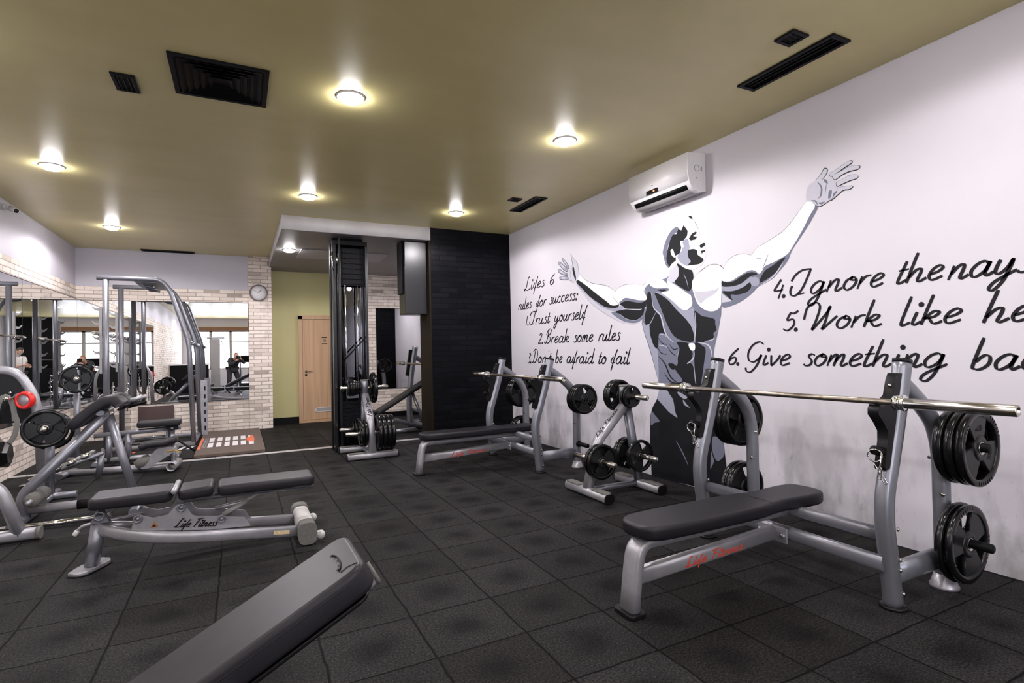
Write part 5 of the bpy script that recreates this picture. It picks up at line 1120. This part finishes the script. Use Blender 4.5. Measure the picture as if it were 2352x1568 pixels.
MB().prism(round_poly([(-1.04, .06), (-.93, .055), (-.64, .255), (-.72, .285), (-.86, .270)], .03), .008, frame_m(E(0, 7.57, 0), (1, 0, 0), (0, 0, 1))).build('side_plate', M['silver_light'], b4)
MB().cyl(E(-.70, 7.48, .06), E(-.70, 7.48, .30), .028, 18).build('post', M['silver_light'], b4)
MB().lathe([(.052, -.16), (.052, .16), (.043, .16), (.043, -.16)], E(-.695, 7.48, .060), (.12, 1, 0), 24, True).build('foot_tube', M['silver_light'], b4)
MB().sweep([E(-1.78, 7.72, .04), E(-.75, 7.50, .04)], oval(.030, .034, 16, 3), (0, 0, 1)).build('base_rail', M['silver_light'], b4)
MB().sweep([E(-1.78, 7.55, .03), E(-1.72, 7.90, .03)], oval(.028, .04, 16, 3), (0, 0, 1)).build('foot', M['silver'], b4)
MB().cyl(E(-1.42, 7.64, .05), E(-1.42, 7.64, .21), .028, 14).build('pedestal', M['silver'], b4)
MB().lathe([(.015, 0), (.06, .01), (.065, .08), (.05, .16), (.015, .17)], E(-1.06, 7.44, .08), (.5, 0, .35), 18).build('knee_roller', M['foot_rubber'], b4)
MB().cyl(E(-.645, 7.48, .33), E(-.48, 7.44, .20), .012, 12).build('adjuster_handle', M['black'], b4)
MB().tube([E(-.76, 7.38, .23), E(-.69, 7.36, .245), E(-.63, 7.36, .22)], .006, 8).build('yellow_tag', simple('yellow_tag', (.62, .36, .05), .5), b4)
# chrome leg developer at the foot of the left wall
ch = thing('leg_roller_arm', 'chrome leg roller arm of a machine low by the left white brick wall', 'exercise machine', (-1.75, 7.35, 0))
k_ = MB()
for i in range(4): k_.cyl((-.12+.12*i, -.10, .10+.055*i), (-.06+.12*i, .10, .12+.055*i), .026, 14)
k_.build('chrome_rollers', M['chrome'], ch)
MB().sweep([(-.22, 0, .05), (.40, .05, .28)], oval(.020, .05, 14, 3), (0, 0, 1)).build('arm', M['silver'], ch)
MB().cyl((-.14, -.10, .085), (-.19, -.13, .06), .035, 16, .004).build('end_sleeve', M['chrome'], ch)
MB().tube([(-.18, -.13, .05), (-.26, -.16, .03)], .014, 10).build('pin', M['chrome'], ch)
MB().sweep([(.35, .05, .02), (.38, .05, .27)], oval(.03, .03, 14, 3), (1, 0, 0)).build('post', M['silver'], ch)
# ------------------------------------------------------------------ dumbbell rack at the left edge
dr = thing('dumbbell_rack', 'silver dumbbell rack end frame with curved post at the left edge', 'rack', (-1.62, 5.13, 0))
MB().sweep(fillet([(-.40, 0, .47), (.06, 0, .46), (.19, 0, .05)], .16, 8), oval(.045, .040, 18, 2.6), (0, 1, 0)).build('curved_post', M['silver_light'], dr)
MB().sweep([(-.40, 0, .05), (.30, 0, .05)], oval(.040, .045, 18, 2.8), (0, 0, 1)).build('foot_bar', M['silver_light'], dr)
MB().sweep([(.285, 0, .05), (.31, 0, .05)], oval(.043, .048, 18, 2.8), (0, 0, 1)).build('end_cap', M['foot_rubber'], dr)
MB().sweep([(-.19, -.02, .505), (-.19, .28, .505)], oval(.012, .05, 14, 3), (0, 0, 1)).build('tray_rail', M['silver'], dr)
MB().sweep([(-.36, -.02, .505), (-.36, .28, .505)], oval(.012, .05, 14, 3), (0, 0, 1)).build('tray_rail', M['silver'], dr)
MB().sweep([(-.36, .26, .03), (-.36, .26, .50)], oval(.03, .04, 14, 3), (1, 0, 0)).build('rear_post', M['silver'], dr)
db = thing('hex_dumbbell', 'black rubber hex dumbbell on the dumbbell rack at the left edge', 'dumbbell', (-1.705, 5.26, .619))
for s in (-1, 1): MB().lathe([(.072, 0), (.100, .02), (.100, .095), (.072, .115)], (s*.07, 0, 0), (s, 0, 0), 6).build('dumbbell_head', M['rubber'], db)
for o in kids(db):
    for p in o.data.polygons: p.use_smooth = False
MB().cyl((-.08, 0, 0), (.08, 0, 0), .018, 16).build('dumbbell_handle', M['chrome'], db)
# ------------------------------------------------------------------ plate stands at the left wall
def plate_stand(loc, zp, d, ln, label, back=0.0):
    t = thing('plate_stand', label, 'plate rack', loc, 0, 'plate stands along the left wall'); d = Vector(d).normalized()
    MB().sweep([(0, 0, .03), (0, 0, zp+.05)], oval(.034, .034, 16, 3), (1, 0, 0)).build('post', M['silver'], t)
    MB().sweep([(-.20, 0, .03), (.20, 0, .03)], oval(.030, .035, 16, 3), (0, 0, 1)).build('foot', M['silver'], t)
    MB().sweep([(0, -.22, .03), (0, .22, .03)], oval(.0295, .035, 16, 3), (0, 0, 1)).build('foot', M['silver'], t)
    MB().cyl(Vector((0, 0, zp))+d*.02, Vector((0, 0, zp))+d*ln, .0235, 18, .005).build('plate_peg', M['steel'], t)
    if back: MB().cyl(Vector((0, 0, zp-.05))-d*.02, Vector((0, 0, zp-.05))-d*back, .0235, 18, .005).build('plate_peg', M['steel'], t)
    return t
GP = 'plates on the stands along the left wall'
d1 = Vector((.14, -1, .03)).normalized()
plate_stand((-1.60, 6.52, 0), .69, d1, .42, 'low silver plate stand with plates behind the back extension bench', .30)
plate_row(Vector((-1.60, 6.52, .69))+d1*.25, d1, [(.165, .042), (.17, .042)], 'on the low plate stand behind the back extension bench', GP)
plate_row(Vector((-1.60, 6.52, .64))-d1*.08, -d1, [(.18, .045)], 'on the rear peg of the low plate stand by the left wall', GP)
d2 = Vector((.20, -1, 0)).normalized()
plate_stand((-1.88, 8.78, 0), 1.07, d2, .34, 'tall silver plate stand with one plate facing the viewer by the left mirror')
plate_row(Vector((-1.88, 8.78, 1.07))+d2*.20, d2, [(.175, .042)], 'facing the viewer on the tall plate stand by the left mirror', GP)
# ------------------------------------------------------------------ machine and straps at the left edge
lm_ = thing('strength_machine', 'silver framed machine with dark rounded shroud at the far left edge', 'exercise machine', (-1.98, 6.95, 0))
ap = fillet([(-.24, 0, .05), (-.24, 0, 1.225), (.02, 0, 1.225), (.165, 0, .95), (.22, 0, .05)], .13, 8)
MB().sweep(ap, oval(.033, .04, 16, 2.6), (0, 1, 0)).build('frame_arch', M['silver_light'], lm_)
MB().prism([(v.x*.94, max(v.z*.985, .70)) for v in ap], .02, frame_m((0, .03, 0), (1, 0, 0), (0, 0, 1))).build('dark_shroud', M['black'], lm_)
for x, z in ((.10, 1.02), (.115, .97), (-.02, 1.0)): MB().cyl((x, -.02, z), (x, -.03, z), .012, 10).build('bolt', M['chrome'], lm_)
MB().sweep([(-.24, -.2, .035), (-.24, .3, .035)], oval(.03, .035, 14, 3), (0, 0, 1)).build('foot', M['silver'], lm_)
MB().sweep([(.22, -.2, .035), (.22, .3, .035)], oval(.03, .035, 14, 3), (0, 0, 1)).build('foot', M['silver'], lm_)
MB().cyl((-.20, -.03, .955), (-.20, -.22, .955), .016, 14).cyl((.02, -.03, .955), (.02, -.30, .955), .016, 14).build('strap_peg', M['chrome'], lm_)
MB().cyl((.04, -.03, .95), (.14, -.165, .935), .045, 18, .004).build('round_housing', M['silver_light'], lm_)
rdx = Vector((-.42, -.90, 0)).normalized()
MB().lathe([(.058, 0), (.080, .004), (.086, .030), (.080, .056), (.058, .060)], (.150, -.165, .93), rdx, 30, True).build('red_end_ring', simple('red_plastic', (.70, .020, .016), .35), lm_)
MB().lathe([(.059, .004), (.059, .052), (0, .056)], (.150, -.165, .93), rdx, 30).build('round_cover', M['silver_light'], lm_)
def strap(x, y, z, w, h, label, mat):
    m = MB(); p = []
    for i in range(25):
        a = PI*i/12; p.append((x+w*math.cos(a)*(1.0 if math.sin(a) < 0 else .8), y, z-h+h*math.sin(a)*1.0 if math.sin(a) >= 0 else z-h+h*.9*math.sin(a)))
    m.sweep(p+[p[1]], oval(.004, .022, 10, 3), (0, 1, 0.01), False)
    return tag(m.build('lifting_strap', mat), label, 'strap', 'straps hanging at the left edge')
strap(-2.20, 6.83, .975, .075, .20, 'grey strap loop hanging on the machine at the far left edge', M['strap'])
strap(-2.00, 6.80, .975, .085, .24, 'wider grey strap loop hanging beside the red disc at the left', M['strap'])
# ------------------------------------------------------------------ room behind the camera, seen in the mirrors
struct('wall_half', MB().bx(XL+.03, -1.05, -2.0, -1.85, 0, 1.04), M['matte_black'])
struct('trim_half_wall', MB().bx(XL+.03, -1.0, -2.05, -1.80, 1.04, 1.09), M['white'])
tw = thing('pulley_tower', 'pale grey pulley tower behind the photographer, seen in the far mirror', 'cable machine', (-.85, -2.9, 0))
MB().bx(-.16, .16, -.12, .12, .05, 2.05, .02).build('shroud', M['shelf'], tw)
MB().bx(-.30, .30, -.30, .30, 0, .05, .01).build('base', M['black'], tw)
MB().tube([(-.3, .0, 2.09), (.32, 0, 2.09)], .03).build('top_tube', M['silver'], tw)
MB().tube([(.2, .1, 2.05), (.42, .1, 1.1)], .012).build('cable', M['black'], tw)
for k, (x, y, lb) in enumerate(((1.15, -2.6, 'dark treadmill like trainer behind the photographer, seen in mirrors'), (.35, -4.6, 'dark trainer below the bright windows, seen in mirrors'))):
    e = thing('cardio_trainer', lb, 'exercise machine', (x, y, 0))
    MB().bx(-.35, .35, -.75, .75, .05, .20, .04).build('deck', M['black'], e)
    for s in (-1, 1): MB().tube([(s*.32, .55, .15), (s*.32, .70, 1.15), (s*.32, .35, 1.2)], .03, 12, .12).build('upright', M['silver'], e)
    MB().box((0, .68, 1.22), (.62, .10, .30), Matrix.Rotation(R(-20), 3, 'X'), .02).build('console', M['black'], e)
# ------------------------------------------------------------------ people (seen in the mirrors)
def skin_mesh(name, verts, edges, radii, mat, parent, sub=2, root=0):
    me = bpy.data.meshes.new(name); me.from_pydata([Vector(v) for v in verts], edges, []); o = bpy.data.objects.new(name, me); COL.objects.link(o)
    o.modifiers.new('skin', 'SKIN'); o.modifiers['skin'].use_smooth_shade = True
    for i, r_ in enumerate(radii):
        d = me.skin_vertices[0].data[i]; d.radius = (r_, r_) if isinstance(r_, (int, float)) else r_; d.use_root = (i == root)
    s = o.modifiers.new('sub', 'SUBSURF'); s.levels = sub; s.render_levels = sub
    dg = bpy.context.evaluated_depsgraph_get(); m2 = bpy.data.meshes.new_from_object(o.evaluated_get(dg)); o.modifiers.clear(); o.data = m2
    m2.materials.clear(); m2.materials.append(mat)
    for p in m2.polygons: p.use_smooth = True
    if parent is not None: o.parent = parent
    return o
def hand_chain(V, E_, Rr, w, d, side, up, curl):
    """palm from wrist w along d with four fingers and a thumb, appended to the body skeleton"""
    wi = len(V)-1; d = d.normalized(); side = side.normalized(); up = up.normalized()
    V.append(w+d*.05); E_.append((wi, wi+1)); Rr.append((.030, .018)); c = wi+1
    for k in range(4):
        o = side*(.030-.020*k); ln = (.070, .080, .075, .058)[k]; p = w+d*.088+o
        q = p+(d*math.cos(curl)+up*math.sin(curl))*ln*.55; r_ = q+(d*math.cos(curl*2)+up*math.sin(curl*2))*ln*.45; b = len(V)
        V += [p, q, r_]; E_ += [(c, b), (b, b+1), (b+1, b+2)]; Rr += [.0095, .0085, .0070]
    b = len(V); V += [w+d*.035+side*.038, w+d*.065+side*.055+up*.02]; E_ += [(c, b), (b, b+1)]; Rr += [.011, .009]
def person(name_label, loc, rz, J, shirt, trousers, hair, shirt_sleeve=.55, curl=R(40)):
    t = thing('person', name_label, 'person', loc, rz); Vv = lambda *a: Vector(a)
    pel, wai, che, nek, hed = [Vector(J[k]) for k in ('pelvis', 'waist', 'chest', 'neck', 'head')]
    V = [pel, wai, che, nek]; E_ = [(0, 1), (1, 2), (2, 3)]; Rr = [(.155, .115), (.145, .105), (.165, .115), (.060, .060)]
    for s, k in ((-1, 'l'), (1, 'r')):
        sh, el, wr = [Vector(J[k+x]) for x in ('_shoulder', '_elbow', '_wrist')]
        b = len(V); V += [sh, (sh+el)/2, el, (el+wr)/2, wr]; E_ += [(2, b), (b, b+1), (b+1, b+2), (b+2, b+3), (b+3, b+4)]; Rr += [.062, .050, .042, .038, .027]
        d = (wr-el).normalized(); sd = Vector((-s, 0, 0)); sd = (sd-d*sd.dot(d)); up = d.cross(sd)
        if up.y < 0: up = -up
        hand_chain(V, E_, Rr, wr, d, sd, up, curl)
    for k in 'lr':
        hp, kn, an, toe = [Vector(J[k+x]) for x in ('_hip', '_knee', '_ankle', '_toe')]
        b = len(V); V += [hp, (hp+kn)/2, kn, (kn+an)/2, an]; E_ += [(0, b), (b, b+1), (b+1, b+2), (b+2, b+3), (b+3, b+4)]; Rr += [.095, .080, .058, .054, .038]
    body = skin_mesh('body', V, E_, Rr, M['skin'], t)
    # head with face, joined to the neck by its own short neck
    f = Vector(J['face']).normalized(); r_ = f.cross(Vector((0, 0, 1))).normalized(); u = r_.cross(f)
    hm = MB(); fr = Matrix((r_, f, u)).transposed().to_4x4(); fr.translation = hed
    g = bmesh.ops.create_uvsphere(hm.bm, u_segments=28, v_segments=20, radius=1.0)
    for v in g['verts']:
        x, y, z = v.co
        w = .076*(1-.20*max(0, -z)**1.5); q = Vector((x*w, y*.095+.008, z*.118))
        if y > .2: q.y -= .010*abs(z)**2
        nb = math.exp(-((x/.16)**2+((z+.10)/.22)**2)) if y > 0 else 0; q.y += .024*nb
        for sx in (-1, 1):
            if y > 0: q.y -= .010*math.exp(-(((x-sx*.42)/.22)**2+((z-.10)/.14)**2))
        if y > 0: q.y += .006*math.exp(-((x/.30)**2+((z+.52)/.08)**2))+.008*math.exp(-((x/.3)**2+((z+.85)/.14)**2))
        v.co = fr @ q
    for fc in hm.bm.faces: fc.smooth = True
    hm.cyl(nek-Vector((0, 0, .02)), hed-u*.06-f*.015, .055, 20)
    for sx in (-1, 1): hm.lathe([(.012, 0), (.026, .006), (.020, .014), (0, .012)], fr @ Vector((sx*.072, -.005, .0)), fr.to_3x3() @ Vector((sx, -.2, 0)), 12)
    hd = hm.build('head', M['skin'], t)
    ey = MB()
    for sx in (-1, 1): ey.lathe([(.0, -.004), (.010, .0), (.006, .005), (0, .006)], fr @ Vector((sx*.031, .089, .012)), f, 12).box(fr @ Vector((sx*.032, .098, .033)), (.028, .006, .006), fr.to_3x3())
    ey.box(fr @ Vector((0, .100, -.060)), (.042, .006, .007), fr.to_3x3())
    ey.build('eyes_and_mouth', M['hair'], hd)
    hr = MB(); g = bmesh.ops.create_uvsphere(hr.bm, u_segments=28, v_segments=20, radius=1.0)
    kill = []
    for v in g['verts']:
        x, y, z = v.co; q = Vector((x*.083, y*.103+.004, z*.126+.004))
        if z < -.15 or (y > .35 and z < .52): kill.append(v)
        v.co = fr @ q
    bmesh.ops.delete(hr.bm, geom=kill, context='VERTS'); [setattr(fc, 'smooth', True) for fc in hr.bm.faces]
    ho = hr.build('hair', hair, t)
    sm_ = ho.modifiers.new('thick', 'SOLIDIFY'); sm_.thickness = .012
    if J.get('beard'):
        be = MB(); g = bmesh.ops.create_uvsphere(be.bm, u_segments=24, v_segments=18, radius=1.0); kill = []
        for v in g['verts']:
            x, y, z = v.co
            if z > -.42 or y < -.1 or (abs(x) < .3 and z > -.60 and y > .5): kill.append(v)
            v.co = fr @ Vector((x*.073, y*.101+.010, z*.124))
        bmesh.ops.delete(be.bm, geom=kill, context='VERTS'); be.build('beard', hair, t)
    # clothes: offset skins around torso, sleeves and legs
    V = [pel+Vector((0, 0, -.04)), wai, che, nek-Vector((0, 0, .05))]; E_ = [(0, 1), (1, 2), (2, 3)]; Rr = [(.178, .138), (.170, .128), (.188, .135), (.085, .080)]
    for k in 'lr':
        sh, el, wr = [Vector(J[k+x]) for x in ('_shoulder', '_elbow', '_wrist')]; b = len(V)
        if shirt_sleeve < 1: V += [sh, sh+(el-sh)*shirt_sleeve]; E_ += [(2, b), (b, b+1)]; Rr += [.080, .066]
        else: V += [sh, (sh+el)/2, el, (el+wr)/2, wr-(wr-el).normalized()*.02]; E_ += [(2, b), (b, b+1), (b+1, b+2), (b+2, b+3), (b+3, b+4)]; Rr += [.080, .066, .058, .050, .040]
    skin_mesh('shirt', V, E_, Rr, shirt, t)
    V = [pel]; E_ = []; Rr = [(.168, .128)]
    for k in 'lr':
        hp, kn, an = [Vector(J[k+x]) for x in ('_hip', '_knee', '_ankle')]; b = len(V)
        V += [hp, (hp+kn)/2, kn, (kn+an)/2, an+Vector((0, 0, .02))]; E_ += [(0, b), (b, b+1), (b+1, b+2), (b+2, b+3), (b+3, b+4)]; Rr += [.110, .096, .076, .068, .056]
    skin_mesh('trousers', V, E_, Rr, trousers, t)
    for k in 'lr':
        an, toe = Vector(J[k+'_ankle']), Vector(J[k+'_toe']); d = (toe-an); d.z = 0; d.normalize()
        MB().sweep([an-d*.07+Vector((0, 0, .045-an.z)), an+Vector((0, 0, .06-an.z)), an+d*.10+Vector((0, 0, .046-an.z)), an+d*.19+Vector((0, 0, .034-an.z))], oval(.040, .046, 16, 2.6), (0, 0, 1), True, [.85, 1.1, .95, .60]).build('shoe', M['black'], t)
    return t
# man with phone: stands right of the photographer, facing local +y
stand = dict(pelvis=(0, 0, .95), waist=(0, .0, 1.10), chest=(0, .0, 1.32), neck=(0, .0, 1.48), head=(0, .045, 1.635), face=(0, 1, -.35), beard=True,
             l_shoulder=(-.20, 0, 1.41), l_elbow=(-.25, .05, 1.13), l_wrist=(-.10, .26, 1.15), r_shoulder=(.20, 0, 1.41), r_elbow=(.26, .04, 1.13), r_wrist=(.07, .30, 1.20),
             l_hip=(-.10, 0, .90), l_knee=(-.11, .03, .49), l_ankle=(-.12, 0, .09), l_toe=(-.14, .15, .03), r_hip=(.10, 0, .90), r_knee=(.11, .03, .49), r_ankle=(.12, .0, .09), r_toe=(.15, .15, .03))
person('man in white t-shirt looking at a phone, seen in the left mirror', (1.66, -.75, 0), R(62), stand, M['tee'], M['cloth'], M['hair'])
rot = Matrix.Rotation(R(62), 4, 'Z'); pp = rot @ Vector((.0, .385, 1.265))
ph = tag(MB().box((0, 0, 0), (.074, .010, .150), None, .003).build('mobile_phone', M['black']), 'black mobile phone held by the man in white t-shirt', 'phone')
ph.location = (1.66+pp.x, -.75+pp.y, pp.z); ph.rotation_euler = (R(-40), 0, R(62))
# photographer: bends behind the camera, feet apart; the lens is the camera of this picture
hx, hy = -math.sin(_y)*.0, 0
shoot = dict(pelvis=(0, -.52, .90), waist=(0, -.47, 1.03), chest=(0, -.36, 1.17), neck=(0, -.27, 1.26), head=(-.03, -.185, 1.345), face=(0, 1, -.05),
             l_shoulder=(-.19, -.34, 1.22), l_elbow=(-.21, -.17, 1.03), l_wrist=(-.05, -.115, 1.19), r_shoulder=(.19, -.34, 1.22), r_elbow=(.27, -.18, 1.07), r_wrist=(.115, -.125, 1.235),
             l_hip=(-.10, -.52, .86), l_knee=(-.16, -.42, .48), l_ankle=(-.18, -.50, .09), l_toe=(-.20, -.35, .03), r_hip=(.10, -.52, .86), r_knee=(.17, -.42, .48), r_ankle=(.20, -.50, .09), r_toe=(.22, -.35, .03))
person('photographer in black and cream top bending behind a camera, seen in far mirror', (0, 0, 0), -_y, shoot, M['cloth'], M['cloth'], M['hair_light'], 1.2)
ph_ = [o for o in bpy.data.objects if o.get('category') == 'person' and o.location.length < .01][0]
skin_mesh('shirt_hem', [(0, -.53, .865), (0, -.50, .96)], [(0, 1)], [(.190, .152), (.186, .146)], M['cream'], ph_)
dc = thing('photo_camera', 'black photo camera held to the face of the photographer in the mirror', 'camera', (0, 0, 0), -_y)
MB().box((0, -.085, 1.30), (.135, .05, .095), None, .008).build('camera_body', M['black'], dc)
MB().cyl((0, -.062, 1.30), (0, -.012, 1.30), .036, 24, .004).build('lens', M['gloss_black'], dc)
MB().box((0, -.085, 1.355), (.05, .045, .03), None, .006).build('viewfinder_hump', M['black'], dc)
